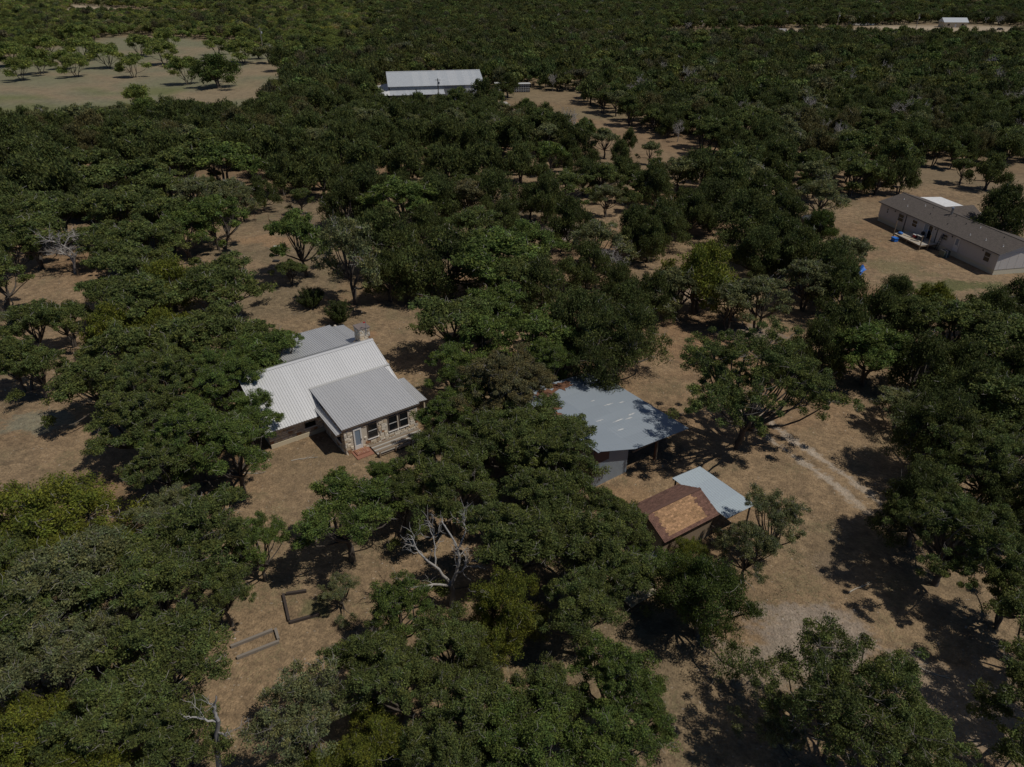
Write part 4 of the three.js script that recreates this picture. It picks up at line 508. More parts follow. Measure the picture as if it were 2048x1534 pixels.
const ROWS = 'j,-31.6,-35.9,12.1,6.9 j,-27.1,-35.1,6.7,4.1 g,-25.6,-29.8,9.9,7.6 o,-28.1,-27.8,8.6,6.9 o,-20.2,-34.6,9,7.1 g,-24.2,-38.3,5.9,4.5 b,-16.7,-34.7,5,5.1 o,-21.4,-30,8.6,6.9 o,-17.7,-30.9,4.8,5 o,-18.4,-24.8,8.4,6.8 g,-23.3,-26.4,5.8,5.5 g,-25,-24.3,8,6.6 o,-19.4,-21.7,7,6.1 j,-24,-21.6,7.2,4.9 o,-16.4,-20.8,5.9,5.6 j,-20.6,-19.4,6.8,4.8 o,-31.6,-32.7,6.3,5.8 b,-11.2,-36.6,8.8,7 b,-9.6,-42.7,4.7,3.9 g,-11,-32.3,3.2,2.5 b,-6.6,-29.1,5.6,5.4 o,-7.9,-25.8,5.1,5.1 o,-5.9,-24,6.6,5.9 g,-10.3,-21.8,6.5,5.9 j,-6.5,-21,5.9,4.4 o,-3.4,-26.4,5.7,5.4 o,-2.1,-22.3,6.4,5.8 o,-2.9,-19.6,5.9,5.6 j,-9,-19.8,4.8,3.5 j,-0.4,-29.2,6.1,6 o,-0.4,-33.8,8.5,6.9 o,-4.4,-39.3,7.2,6.2 o,1.9,-38,7.7,6.5 o,4.4,-34.2,7.3,6.3 o,6.1,-31.8,6.5,5.8 o,6.9,-36.9,6,5 o,3.9,-28.7,6.4,5.8 b,8.7,-33.7,4.5,3.4 J,11.7,-30.2,7.4,6.3 j,12,-35.6,3.8,2.7 g,17.9,-37.2,5.6,5.4 g,15.6,-34.6,4.6,4.9 b,5.3,-24,6.5,5.8 o,1.7,-23.4,5.1,5.2 b,0.9,-20.4,6.7,6 b,4.2,-20.3,6,5.6 d,-1.8,-26.5,3.3,3.3 b,6.9,-23.3,4.1,4.2 v,16.7,-22.1,11.2,7.4 o,20.6,-21.2,5.7,3.8 g,14,-22.9,4.6,2.9 o,28.5,-34.3,10,7.6 d,28.6,-38.2,6.9,6.9 o,30.6,-30.8,5.7,5.5 o,30.4,-27.2,8,6.6 o,27.4,-22.9,7.5,6.3 o,25.2,-19,6.4,5.8 o,35.3,-41.7,9.8,7.5 d,33.7,-46.5,8.7,8 o,41.6,-48.3,10,7.6 g,34.4,-53.3,6.1,3.9 d,39.9,-51.7,7.7,7.4 d,35.4,-37.5,7.3,7.1 b,34.8,-60.7,8.1,6.7 d,33.6,-64.8,7.3,7.8 d,30.1,-61.7,4.8,6.7 d,39.6,-69.8,6.7,6.7 o,42.5,-68,7.3,6.3 j,47.9,-74.1,6,5.6 o,45.8,-65.6,9.1,7.1 o,47.4,-60.7,10,7.6 d,38.6,-58.4,7,7 d,42.1,-57.7,6.6,6.7 D,57,-72.4,7.5,7.3 D,71.4,-101.6,9.9,9.6 o,63.6,-132.3,5.3,5.2 d,88,-132.1,6.8,6.8 o,85.5,-136.1,5.2,5.2 d,46.7,-56.3,7.3,7.1 d,51.5,-70,6.5,6.6 d,44.1,-75.1,5.2,5.8 k,19.6,-50.3,15,10 j,22.1,-77.5,10.2,8.9 g,19.2,-76.6,7.4,6.3 g,24.4,-72.7,6.9,6 g,28,-73.3,8,6.6 d,16.5,-75.9,6,6.3 d,12.7,-71.5,6.3,6.5 d,9.4,-60.8,11.1,9.5 d,6.9,-65.8,8.7,8 d,13,-80,4.8,5.6 g,11.9,-92.2,8.5,6.9 d,9.8,-85.1,6.5,6.6 d,17.2,-96.8,7.3,7.9 d,21.8,-99.2,8.4,7.8 d,27.1,-105,7.6,7.3 d,19,-94.8,6.4,6.6 d,33.8,-99.2,10.3,9 D,31.1,-108.1,9.2,8.3 d,35.9,-92,9,8.2 d,31.9,-87.4,7.7,7.4 d,36.7,-86.5,8.6,7.9 d,38.6,-81.6,8.3,7.7 g,43.7,-87.5,7.3,6.3 g,35.2,-78.5,8,6.6 d,38.4,-76.3,7.2,7.1 J,44.8,-100.6,6.3,5.8 d,40.6,-104.1,8.2,7.7 g,49.6,-113.9,8.6,6.9 d,35.4,-116,10.8,9.3 d,40.7,-114.2,8.9,8.1 o,9,-120.7,7.9,6.6 g,15.6,-115.5,5.7,5.5 D,8.3,-99,7.4,7.9 d,5.6,-112.4,6.9,8.3 d,2.9,-114.2,5.6,6.1 d,19.8,-132.4,5.4,6 o,16.1,-128,7.3,6.3 d,24.3,-121.5,8.1,7.6 g,30.6,-131.2,7.6,6.4 d,13,-128.4,6.8,6.8 d,35,-130.9,8.8,8 b,-2.4,-81.9,13.1,9.1 d,-7.5,-82.3,11,9.4 b,3.1,-91,8.8,7 o,-5.9,-97.8,9.4,7.3 d,3.3,-77.4,7.6,7.3 o,0.4,-78.2,8.4,6.8 o,-6.1,-66.2,10.1,7.6 b,-1.3,-69.8,8.3,6.7 b,2.5,-63.5,8.9,7 b,-3.2,-62.8,8.2,6.7 t,-0.4,-52.3,10.9,8 b,-5.4,-57.4,6.6,5.9 b,-5.5,-49.4,6.1,5.7 o,-5,-43,8.1,6.6 o,-2.5,-46.3,6.6,5.9 o,0.2,-44.5,9.1,7.1 o,3.2,-42.3,8.4,6.8 o,4.5,-39.2,6,5.6 o,-3.2,-52.3,6.7,5.9 o,2.5,-46.1,8.2,6.7 b,3.3,-58,6.6,5.9 b,4.1,-60,5.7,5.4 o,-8,-39.6,4.8,5 b,-17,-107.3,12.2,8.7 D,-23.3,-112.9,10.9,9.4 D,-25.8,-108.8,8.7,8 d,-12.4,-98.5,6.9,6.9 d,-12,-110.4,9.6,8.5 d,-17.3,-90.3,10.5,9.1 G,-19.2,-80.4,9.1,11.1 d,-15.1,-81.2,7,6.9 d,-11.4,-86.1,5.4,5.9 b,-27.6,-89.4,8.2,9 o,-28.7,-86.4,4.8,3.5 t,-7.5,-113.6,8.8,7 d,-3.1,-114.2,8.9,8.1 d,-1,-103,7.2,7 o,-35.2,-117.1,4.2,4.7 d,-42.2,-118.9,5.4,6 d,-33.7,-126.1,8.4,7.8 o,-33,-77.8,8.9,7.1 o,-34.5,-75.4,8.1,6.7 j,-40.2,-78.1,8.6,6.9 o,-40.8,-71.8,9.3,7.3 o,-46.2,-74.6,7.2,6.2 o,-45.9,-80.4,9.6,7.4 j,-41.9,-66.8,7.2,6.2 j,-36,-66.2,7.5,5.7 o,-29.2,-65,8.2,6.7 o,-25.9,-62.5,6.9,6 o,-31.9,-62.8,8.2,6.7 o,-37.3,-60.6,8.2,6.7 o,-37.6,-54.5,7.3,6.2 o,-30.1,-53,10.1,7.7 b,-25.8,-54.2,9.6,7.4 b,-23.5,-59.5,7.6,6.4 o,-30.4,-47.7,8.2,6.7 b,-25,-45.3,9,7.1 b,-21.3,-44.1,7.8,6.5 o,-25.8,-42.2,7.1,6.1 b,-22.2,-49.9,5.8,5.5 o,-47.9,-69,5.7,5.5 o,-50.3,-67,7,6.1 o,-47.5,-59.6,6.4,5.8 g,-57.1,-72.9,4.2,2.3 o,-45,-58.4,5.1,5.2 o,-65.9,-100.6,11.4,8.3 o,-64.8,-92.3,10.7,8 x,-59.4,-90.7,8,6.6 o,-73.2,-104.2,10.2,7.7 o,-61.9,-103.8,10.5,7.9 o,-55.9,-102.5,11.9,8.6 o,-49.5,-99,10.5,7.9 o,-47.7,-88.6,10.4,7.8 b,-42.8,-100.3,10.4,7.8 b,-45.7,-96.3,8.6,6.9 o,-55.1,-92.7,7.9,6.6 o,-50.2,-86.8,8.2,6.7 g,-50.4,-112.5,9.9,7.5 g,-45.6,-114.4,8.1,6.6 o,-56.2,-115,10.2,7.7 G,-43.7,-113.2,5.3,5.9 o,-67.9,-117.4,10.8,8 o,-63.5,-122.5,12,8.6 d,-71.9,-114.6,10.7,9.3 d,-78.9,-117,11.2,9.5 d,-77.4,-107.6,9.6,8.5 o,-66,-89.3,7.3,6.3 o,-61.2,-77.9,8.8,7 o,-60.4,-131.5,10.4,7.8 b,-54,-134,11.4,8.3 b,-47.6,-130.7,8,6.6 o,-76.4,-130.9,10.9,8 d,-83.4,-130.9,11.1,9.5 d,-72.7,-136.7,10,8.8 d,-91.2,-133.6,12.7,10 d,-69.5,-144.7,10.4,9 o,-63.1,-148.2,10.4,7.8 d,-57,-151.4,9.3,8.4 d,-46.9,-141.5,9.7,8.6 g,-103.2,-177.4,11,8.1 o,-98.4,-179.1,8,6.6 d,-88.2,-166.8,8.1,7.6 J,-90.7,-185.2,10.3,7.7 d,-81.6,-175.6,9.7,8.6 D,-78.1,-181.7,9.9,8.7 D,-69.5,-174.8,10.1,8.8 d,-63,-175.9,8,7.6 m,-105.2,-213,10.1,7.7 d,-93.2,-149.8,8.8,8.1 d,-106,-156.1,10.8,9.3 d,-106.4,-163.5,8.3,7.8 J,-100.1,-260.4,18,10.5 m,-113.6,-267.6,12.8,9.9 m,-141.4,-286.9,11.4,8.3 m,-164.4,-315.1,15.1,10 m,-146,-325,16.3,10 m,-170.8,-358.7,16.2,10 m,-115.2,-331.3,17.8,10 m,-137,-362.1,12.5,8.8 m,-163,-287.4,11.2,8.2 m,-181,-295.5,14.1,9.7 m,-177.9,-278.2,11.8,8.5 m,-209.4,-353.9,17.4,10 m,-188.7,-342.2,16.6,10 m,-206.3,-321,16.2,10 d,-91.1,-304.4,11.3,9.6 m,-180.1,-311.8,10.4,7.8 m,-231.5,-418.9,20.3,10 m,-171.5,-389.5,14.4,9.8 g,-103.5,-330.7,11.8,8.5 d,-113.3,-347.6,9.3,5.9 D,-8.2,-211.1,9.3,9.2 g,-21.8,-211,7.6,5.1 g,-15.5,-208.9,6,3.9 g,-28.2,-209.9,5.4,3.2 J,3.7,-200,7.4,5.7 d,-1.3,-239.2,7.6,7.3 d,-45.4,-229.5,10,8.8 d,-45,-203.7,9.8,8.7 d,-50.7,-199.4,10.3,9 d,-59.1,-206.6,10.7,9.2 d,-55.7,-179.5,9.4,8.4 d,-45.2,-166.1,9.9,8.7 d,-36.2,-160.3,8.8,8.1 d,-29.5,-165.5,8.4,7.8 d,-22.3,-161.6,8.8,8 d,-14.6,-161.6,9.3,8.4 d,-6.8,-155.9,9.5,8.5 d,0.6,-159.2,9.1,8.3 g,7.2,-161.5,8.1,6.7 b,7.5,-143.6,7.3,6.2 d,1.5,-136.2,7.9,7.5 d,-5,-134.8,8.8,8 d,-12.4,-134.7,8.8,8.1 d,-19.9,-134.6,8.8,8.1 d,-27.9,-138.2,9.1,8.3 d,-35.4,-141.9,9.5,8.5 d,-43.1,-145.7,9.8,8.7 d,-41.5,-128.7,7.8,7.5 d,-37,-132.2,7.9,7.5 D,18.5,-176.2,3.3,4.6 d,26.2,-163.5,4,5.1 d,22.1,-149.6,4.9,5.6 g,28.6,-151.2,5,5.1'.split(' ').map((s) => { const [k, ...n] = s.split(','); return [k, ...n.map(Number)]; });
const OWN = {};
const planted = [];
function plant(k, x, z, W, Ht, r, label, group) {
  const d = Math.hypot(x, 36, z), lod = d < 72 ? 0 : d < 135 ? 1 : 2; let m;
  if (k === 'x') m = DEADS[Math.floor(r() * 3)]; else if (k === 'k') m = SPREAD; else if (k === 'v') m = AIRY; else if ('dDejJ'.includes(k)) { const b = CED[lod]; m = b[Math.floor(r() * b.length)]; } else if (k === 'm') { const b = MESQ[clamp(lod - 1, 0, 1)]; m = b[Math.floor(r() * 3)]; } else if ('gG'.includes(k)) { m = THIN[lod][Math.floor(r() * 2)]; } else if (W > 9.3 && lod === 0) m = BIG[Math.floor(r() * 2)]; else { const b = OAK[lod]; m = b[Math.floor(r() * b.length)]; }
  const t = thing(SPECIES[k], label, 'tree', [x, 0, z], r() * 6.283, group), s = W / 2 / m.R * ('dDe'.includes(k) ? 1.16 : d < 58 ? 1.02 : 1.08); t.scale.set(s * (0.93 + 0.14 * r()), Ht / m.H, s * (0.93 + 0.14 * r()));
  part('trunk', m.trunk, woodMat, t); part('branches', m.branches, woodMat, t); if (m.crown) part('crown', m.crown, LEAF[k], t);
  planted.push({ k, x, z, W, t, d }); return t;
}
{ const r = rng(99); ROWS.forEach(([k, x, z, W, H], i) => plant(k, x, z, W, H, r, OWN[i] ?? null, null)); }
// woods filled in behind: thick on the far side of the yards, open in the field, the strips and the yards
const avoid = [[-24, -240, 24], [-11, -56, 11], [66, -102, 15], [9, -52, 7], [-3, -226, 8], [0, -252, 9], [-25, -172, 5]];
const woods = { o: [], c: [], m: [], b: [] };
{
  const r = rng(321), D = 36, pitch = 30.5 * Math.PI / 180, F = 1420;
  const pix = (x, z) => { const fz = -D * -Math.sin(pitch) * 1 - z * Math.cos(pitch), up = -D * Math.cos(pitch) - z * Math.sin(pitch) * 1, w = D * Math.sin(pitch) - z * Math.cos(pitch); return [1024 + F * x / w, 767 - F * up / w]; };
  const cells = new Map(), key = (x, z) => Math.floor(x / 8) + ',' + Math.floor(z / 8), put = (p) => { const k = key(p.x, p.z); if (!cells.has(k)) cells.set(k, []); cells.get(k).push(p); };
  planted.forEach(put);
  const crowded = (x, z, W) => { const i = Math.floor(x / 8), j = Math.floor(z / 8); for (let a = -1; a <= 1; a++) for (let b = -1; b <= 1; b++) for (const p of cells.get(i + a + ',' + (j + b)) ?? []) if (Math.hypot(p.x - x, p.z - z) < (p.W + W) * 0.27) return true; return false; };
  const cand = [];
  for (let z = -112; z > -1500; ) {
    const step = lerp(4.2, 10, smooth(300, 1200, -z)); const half = -z * 0.78 + 45;
    for (let x = -half; x < half; x += step) {
      const X = x + (r() - 0.5) * step * 1.2, Zz = z + (r() - 0.5) * step * 1.2, [px, py] = pix(X, Zz), q = r(), q2 = r(), q3 = r();
      if (py > (px > 1440 && px < 1800 ? 398 : px > 1800 ? 340 : 318)) continue;
      if (Object.values(CLEAR).some((p) => inside(p, X, Zz)) || avoid.some(([a, b, d]) => Math.hypot(X - a, Zz - b) < d)) continue;
      const left = px < 740 + 80 * (fbm(X * 0.01, Zz * 0.01, 2) - 0.5) && py < 122, W = (left ? lerp(5, 8, q) : lerp(5, 9, q)) * lerp(1, 1.45, smooth(300, 1200, -z));
      if (left && -z < 420 && q2 < 0.35) continue;
      if (crowded(X, Zz, W)) continue;
      const k = left ? (q2 < 0.78 ? 'm' : q2 < 0.9 ? 'o' : 'd') : q2 < 0.075 && -z > 160 && px > 1024 ? 'x' : q2 < 0.4 ? 'd' : q2 < 0.5 ? 'e' : q2 < 0.6 ? 'D' : q2 < 0.84 ? 'o' : 'g';
      const p = { k, x: X, z: Zz, W: k === 'x' ? W * 0.8 : W, H: k === 'm' ? 3 + W * 0.35 : 3 + W * (0.42 + 0.25 * q3), py, px }; put(p); cand.push(p);
    }
    z -= step;
  }
  const THICK = [[[-126.0,-181.6],[-58.8,-187.8],[-46.2,-143.0],[-48.9,-127.1],[-48.9,-116.7],[-53.1,-99.7],[-66.3,-111.4],[-91.1,-125.5]],[[-60.7,-194.3],[12.1,-186.5],[18.2,-149.0],[12.0,-135.5],[-2.2,-127.1],[-11.7,-112.6],[-30.4,-128.7],[-38.6,-149.0],[-48.5,-151.2]],[[21.3,-149.0],[41.3,-138.4],[68.8,-124.9],[62.8,-119.5],[50.7,-123.9],[39.0,-114.0],[35.6,-107.6],[31.5,-116.7],[17.7,-107.6],[13.3,-119.5]],[[40.0,-101.9],[45.5,-86.5],[49.3,-77.2],[57.9,-71.9],[40.0,-43.2],[35.6,-49.8],[39.2,-58.9],[36.7,-68.3],[37.3,-78.7]]];
  // scrub under and between the taller trees
  const sr = rng(777), young = [];
  for (const poly of THICK) { const xs = poly.map((p) => p[0]), zs = poly.map((p) => p[1]), x0 = Math.min(...xs), x1 = Math.max(...xs), z0 = Math.min(...zs), z1 = Math.max(...zs), st = z1 > -70 ? 3.4 : 3.9;
    for (let x = x0; x < x1; x += st) for (let z = z0; z < z1; z += st) { const X = x + (sr() - 0.5) * st, Zz = z + (sr() - 0.5) * st, q = sr(), W = 2.6 + 3 * q; if (!inside(poly, X, Zz) || avoid.some(([a, b, d]) => Math.hypot(X - a, Zz - b) < d * 0.8)) continue; let ok = true; for (const p of [...planted, ...young]) if (Math.hypot(p.x - X, p.z - Zz) < (p.young ? 3 : 1.6 + p.W * 0.12)) { ok = false; break; } if (ok) { young.push({ x: X, z: Zz, W, young: true, H: 1.6 + W * 0.55, k: sr() < 0.6 ? 'd' : 'o' }); } } }
  young.sort((a, b) => ((a.x * 7.3 + a.z * 3.1) % 1) - ((b.x * 7.3 + b.z * 3.1) % 1)).slice(0, 290).forEach((p) => { const d = Math.hypot(p.x, 36, p.z), lod = d < 72 ? 0 : d < 135 ? 1 : 2, b = (p.k === 'd' ? CED : OAK)[Math.min(2, lod + 1)], m = b[Math.floor(sr() * b.length)], t = thing('scrub_bush', p.k === 'd' ? 'low dark juniper scrub filling a gap under taller trees' : 'low green oak scrub filling a gap under taller trees', 'bush', [p.x, -0.25, p.z], sr() * 6.28, p.k === 'd' ? 'juniper scrub under the trees' : 'oak scrub under the trees'); t.scale.set(p.W / 2 / m.R, p.H / m.H, p.W / 2 / m.R); part('stems', m.branches, woodMat, t); part('crown', m.crown, LEAF[p.k], t); put(p); });
  console.log('scrub', young.length);

  cand.sort((a, b) => b.z - a.z);
  const left = { live_oak_tree: 300, juniper_tree: 300, mesquite_tree: 230, dead_tree: 60 }; planted.forEach((p) => left[SPECIES[p.k]]--);
  const rr = rng(654), zone = (p) => p.px < 740 ? 'in the scrub beyond the far field' : p.px < 1100 ? 'in the woods round the metal barn' : 'in the dense woods beyond the barn yard and the grey home';
  for (const p of cand) {
    const inView = p.px > -40 && p.px < 2090 && p.py > -5, s = SPECIES[p.k];
    if (inView && left[s]-- > 0) plant(p.k, p.x, p.z, p.W, p.H, rr, LOOK[p.k] + ' ' + zone(p), LOOK[p.k] + ' trees ' + zone(p));
    else woods[p.k === 'm' ? 'm' : p.k === 'x' ? 'b' : 'dDe'.includes(p.k) ? 'c' : 'o'].push(p);
  }
  // the rest of the far woods: one mass
  const mass = new THREE.Group(); mass.name = 'distant_woodland'; scene.add(mass); tag(mass, 'far woods that run together into one mass of crowns', 'woods', null, 'stuff');
  const tint = { o: LEAF.o, c: LEAF.d, m: LEAF.m };
  for (const [kind, models] of [['o', OAK[3]], ['c', CED[3]], ['m', MESQ[2]]]) models.forEach((m, i) => {
    const list = woods[kind].filter((_, n) => n % models.length === i); if (!list.length) return;
    const a = new THREE.InstancedMesh(m.crown, tint[kind], list.length), b = new THREE.InstancedMesh(m.trunk, woodMat, list.length), e = new THREE.Object3D(), c = new THREE.Color(); a.name = 'crowns'; b.name = 'trunks';
    list.forEach((p, n) => { e.position.set(p.x, 0, p.z); e.rotation.y = rr() * 6.28; e.scale.set(p.W / 2 / m.R * 1.08, p.H / m.H, p.W / 2 / m.R * 1.08); e.updateMatrix(); a.setMatrixAt(n, e.matrix); b.setMatrixAt(n, e.matrix); const f = 0.65 + 0.7 * rr(), gy = rr() < 0.15 ? 1 : 0; a.setColorAt(n, c.setRGB(f * (0.88 + 0.3 * rr() + 0.25 * gy), f, f * (0.85 + 0.3 * rr() + 0.8 * gy))); });
    a.castShadow = b.castShadow = true; mass.add(a, b);
  });
  const dm = deadModel(4100, 3, 6, [0.1, 0], 4, 1), db = new THREE.InstancedMesh(dm.branches, woodMat, Math.max(1, woods.b.length)), e = new THREE.Object3D(); db.name = 'bare_crowns'; woods.b.forEach((p, n) => { e.position.set(p.x, 0, p.z); e.rotation.y = rr() * 6.28; e.scale.setScalar(p.H / 6); e.updateMatrix(); db.setMatrixAt(n, e.matrix); }); if (woods.b.length) mass.add(db);
  console.log('woods', Object.fromEntries(Object.entries(woods).map(([k, v]) => [k, v.length])), 'planted', planted.length);
}
/* labels: every tree is told apart by its look and by the landmark it stands nearest to */
{
  const marks = [['the stone house', -12, -56], ['the tin garage', 10, -52], ['the brown shed', 12, -40], ['the grey home', 62, -103], ['the metal barn', -24, -238], ['the timber beds', -14.5, -31.5], ['the large dead tree', -3.9, -32.5], ['the pale wheel track', 25, -48], ['the white feed box', -33.6, -97.6], ['the domed tank', 47.9, -110.8], ['the open field', -110, -270], ['the white trailer', -25.5, -172]];
  const ord = ['nearest', 'second nearest', 'third nearest', 'fourth nearest', 'fifth nearest', 'sixth nearest', 'seventh nearest', 'eighth nearest', 'ninth nearest', 'tenth nearest'], byMark = new Map();
  for (const p of planted) { if (p.t.userData.label) continue; let best = null; for (const [n, x, z] of marks) { const d = Math.hypot(p.x - x, p.z - z); if (!best || d < best[1]) best = [n, d]; } const key = LOOK[p.k] + '|' + best[0]; if (!byMark.has(key)) byMark.set(key, []); byMark.get(key).push([best[1], p]); }
  for (const [key, list] of byMark) { const [look, mark] = key.split('|'); list.sort((a, b) => a[0] - b[0]).forEach(([, p], i) => { const w = p.W > 9 ? 'broad ' : p.W < 4.5 ? 'small ' : ''; if (i < 10) p.t.userData.label = `${w}${look}, ${ord[i]} of its kind to ${mark}`; else { p.t.userData.label = `${look} standing farther out among the trees round ${mark}`; p.t.userData.group = `${look} trees round ${mark}`; } }); }
}

/* ---------- dead trees, shrubs and small things in the yards ---------- */
function bareTree(m, label, x, z, turn, s) { const t = thing('dead_tree', label, 'tree', [x, 0, z], turn); t.scale.set(s, s, s); part('trunk', m.trunk, woodMat, t); part('branches', m.branches, woodMat, t); return t; }
bareTree(handTree(81, [[[[0, -0.2, 0], [0.06, 1, 0], [0, 2.1, 0]], 0.19, 0.15], [[[0, 2, 0], [0.5, 3.4, -0.1], [0.45, 5.0, -0.4], [-0.4, 6.7, -0.6]], 0.13, 0.04], [[[0, 2, 0], [-0.8, 3.6, 0.2], [-1.7, 4.8, 0.2], [-2.3, 6.2, 0]], 0.11, 0.03], [[[0, 1.9, 0], [-1.1, 2.7, 0.7], [-2.4, 2.7, 0.9], [-3.0, 3.0, 1.0]], 0.09, 0.03], [[[0.3, 2.9, 0], [0.9, 3.8, 0.5], [1.2, 4.6, 0.4]], 0.07, 0.02], [[[0.48, 4.4, -0.3], [1.0, 5.6, -0.9], [0.9, 6.5, -1.2]], 0.06, 0.02], [[[-0.9, 3.7, 0.2], [-0.9, 4.8, -0.4], [-1.2, 5.9, -0.9]], 0.06, 0.02]], 9, [0.36, 0.34, 0.31]), 'large pale dead tree with twisting bare limbs among the oaks', -3.9, -32.5, 0, 1);
bareTree(handTree(82, [[[[0, -0.2, 0], [0.36, 1.8, 0], [0.55, 3.4, 0.05], [1.0, 5.2, 0]], 0.16, 0.1], [[[1.0, 5.1, 0], [1.0, 6.0, 0], [1.4, 7.1, 0.1]], 0.09, 0.03], [[[0.95, 5.0, 0], [0.1, 5.6, 0.2], [-0.4, 5.7, 0.2]], 0.06, 0.02], [[[0.75, 4.2, 0], [1.3, 4.5, 0.3], [1.5, 4.9, 0.3]], 0.05, 0.02]], 3, [0.36, 0.34, 0.31]), 'slim bare dead trunk with short limbs in the open yard', -14.95, -20.9, 0, 1.0);
bareTree(deadModel(4223, 2, 5, [0.2, 0], 3, 0.8), 'dark bare forked dead tree on the grass before the grey home', 57, -75.5, 0, 1);
bareTree(deadModel(4234, 3, 4.5, [0, 0], 5, 0.7), 'pale bare brush of a dead juniper in the dense thicket', 43.5, -57, 1, 1); bareTree(deadModel(4235, 3, 4.2, [0.1, 0.1], 5, 0.7), 'bushy grey dead juniper with bare twigs at the thicket edge', 48, -58.5, 2, 1.1);
bareTree(deadModel(4246, 3, 5.5, [-0.1, 0], 5, 0.8), 'grey leafless tree behind the garage roof among junipers', 13.2, -88, 1, 1.1); bareTree(deadModel(4247, 3, 3.5, [-0.4, 0], 4, 0.8), 'low dark bare shrub on the grey brush patch', 8.6, -104, 1, 1);
{
  const shrub = (seed, label, x, z, W, H) => { // upright whippy stems with leaves
    const r = rng(seed), wood = new Wood(), lv = new Leaves(9000), t = thing('upright_shrub', label, 'shrub', [x, 0, z], 0, null);
    for (let i = 0; i < 60; i++) { const a = r() * 6.283, o = Math.sqrt(r()), e = V(Math.cos(a) * o * W / 2, H * (1 - 0.45 * o * o) * (0.75 + 0.3 * r()), Math.sin(a) * o * W / 2), b = V(Math.cos(a) * o * 0.35, 0, Math.sin(a) * o * 0.35), path = bent(b, e, r, 0.1, 5, -0.03); wood.tube(path, 0.02, 0.008, 3, BARK2); for (let k = 0; k < 150; k++) { const q = 0.2 + 0.8 * r(), p = b.clone().lerp(e, q), s = sph(r), u = sph(r), f = 0.7 + 0.6 * r(); lv.add(p.x + u.x * 0.13, p.y + u.y * 0.13, p.z + u.z * 0.13, s.x, s.y, s.z, e.x + s.y, e.y, e.z + s.x, 0.1, 0.04, [f, f, f]); } }
    part('stems', wood.build(), woodMat, t); part('foliage', lv.build(), LEAF.shrub, t);
  };
  LEAF.shrub = leafMat([0.062, 0.085, 0.018]);
  shrub(61, 'upright dark green shrub in the yard behind the stone house', -24.5, -79.4, 3.6, 3.1); shrub(62, 'upright green shrub just behind the stone chimney', -20.2, -75.2, 3.8, 3.1);
  // timber beds
  const bed = (label, corners, m) => { const t = thing('timber_bed_frame', label, 'bed frame', [corners[0][0], 0, corners[0][1]]); const o = corners.map(([x, z]) => V(x - corners[0][0], 0, z - corners[0][1])); for (let i = 0; i + 1 < o.length; i++) { const d = V().subVectors(o[i + 1], o[i]), l = d.length(), b = part('timber', bx(0.0, l - 0.17, -0.05, 0.22, -0.085, 0.085), m, t); b.position.copy(o[i]); b.position.y = 0.002 * i; b.rotation.y = Math.atan2(-d.z, d.x); } };
  bed('dark brown timber bed frame, open on one side, with weeds inside', [[-13.7, -33.7], [-15.15, -33.4], [-14.1, -31.05], [-12.2, -31.8]], M.woodDark); bed('grey weathered timber bed frame half in tree shadow', [[-17.2, -29.2], [-14.85, -30.55], [-14.35, -29.6], [-16.7, -28.3]], M.woodGrey);
  const wb = thing('feed_box', 'small white box on a post in the mown yard', 'box', [-33.6, 0, -97.2], 0.1); part('post', bx(-0.05, 0.05, -0.2, 1.0, -0.05, 0.05), M.dark, wb); part('box', bx(-0.42, 0.42, 1.0, 1.5, -0.3, 0.3), M.white, wb); part('opening', bx(-0.32, 0.32, 1.08, 1.22, 0.3, 0.31), M.black, wb);
  single('dark_crate', merge([bx(-0.45, 0.45, 0, 0.18, -0.3, 0.3), bx(-0.35, 0.35, 0.18, 0.24, -0.2, 0.2)]), M.dark, 'low dark crate on the grass near the white box', 'crate', [-33.3, 0, -95]);
  const dome = thing('domed_tank', 'dark grey domed tank showing above the juniper hedge', 'tank', [47.9, 0, -110.8]); part('body', cyl(1.7, 1.7, 1.1, 24), mat([0.07, 0.075, 0.085], 0.6), dome); part('lid', new THREE.SphereGeometry(1.7, 24, 8, 0, 6.2832, 0, Math.PI / 2).scale(1, 0.42, 1).translate(0, 1.1, 0), mat([0.085, 0.09, 0.1], 0.6), dome);
  const sheetOf = (name, label, cat, x, z, w, d, m, seed, y = 0.4) => { const r = rng(seed), g = new THREE.BoxGeometry(w, 0.02, d, 12, 1, 12), p = g.attributes.position; for (let i = 0; i < p.count; i++) p.setY(i, p.getY(i) + (vn(p.getX(i) * 1.6 + seed, p.getZ(i) * 1.6) - 0.4) * y + y * 0.5); g.computeVertexNormals(); single(name, g, m, label, cat, [x, 0.02, z], r() * 3); };
  sheetOf('blue_tarpaulin', 'bright blue tarpaulin among junipers near the grey home', 'tarpaulin', 45.8, -90, 2.6, 2.2, M.tarpBlue, 3, 1.6); sheetOf('white_sheet', 'crumpled white plastic sheet in the hedge by the grey home', 'plastic sheet', 47.2, -98.5, 1.7, 1.4, M.white, 5, 1.5);
  sheetOf('tin_sheet', 'pale tin sheet under the oaks behind the brown shed', 'tin sheet', 6.9, -38.6, 1.4, 2.2, M.shedTin[0], 7, 0.6); sheetOf('tin_sheet', 'bluish tin sheet under the oaks below the brown shed', 'tin sheet', 9.4, -36, 1.9, 1.8, M.shedTin[0], 8, 0.7); sheetOf('canvas_sheet', 'cream canvas sheet in the gap between oaks and juniper', 'canvas', 8.3, -33.2, 2.4, 1.3, M.cream, 9, 0.5);
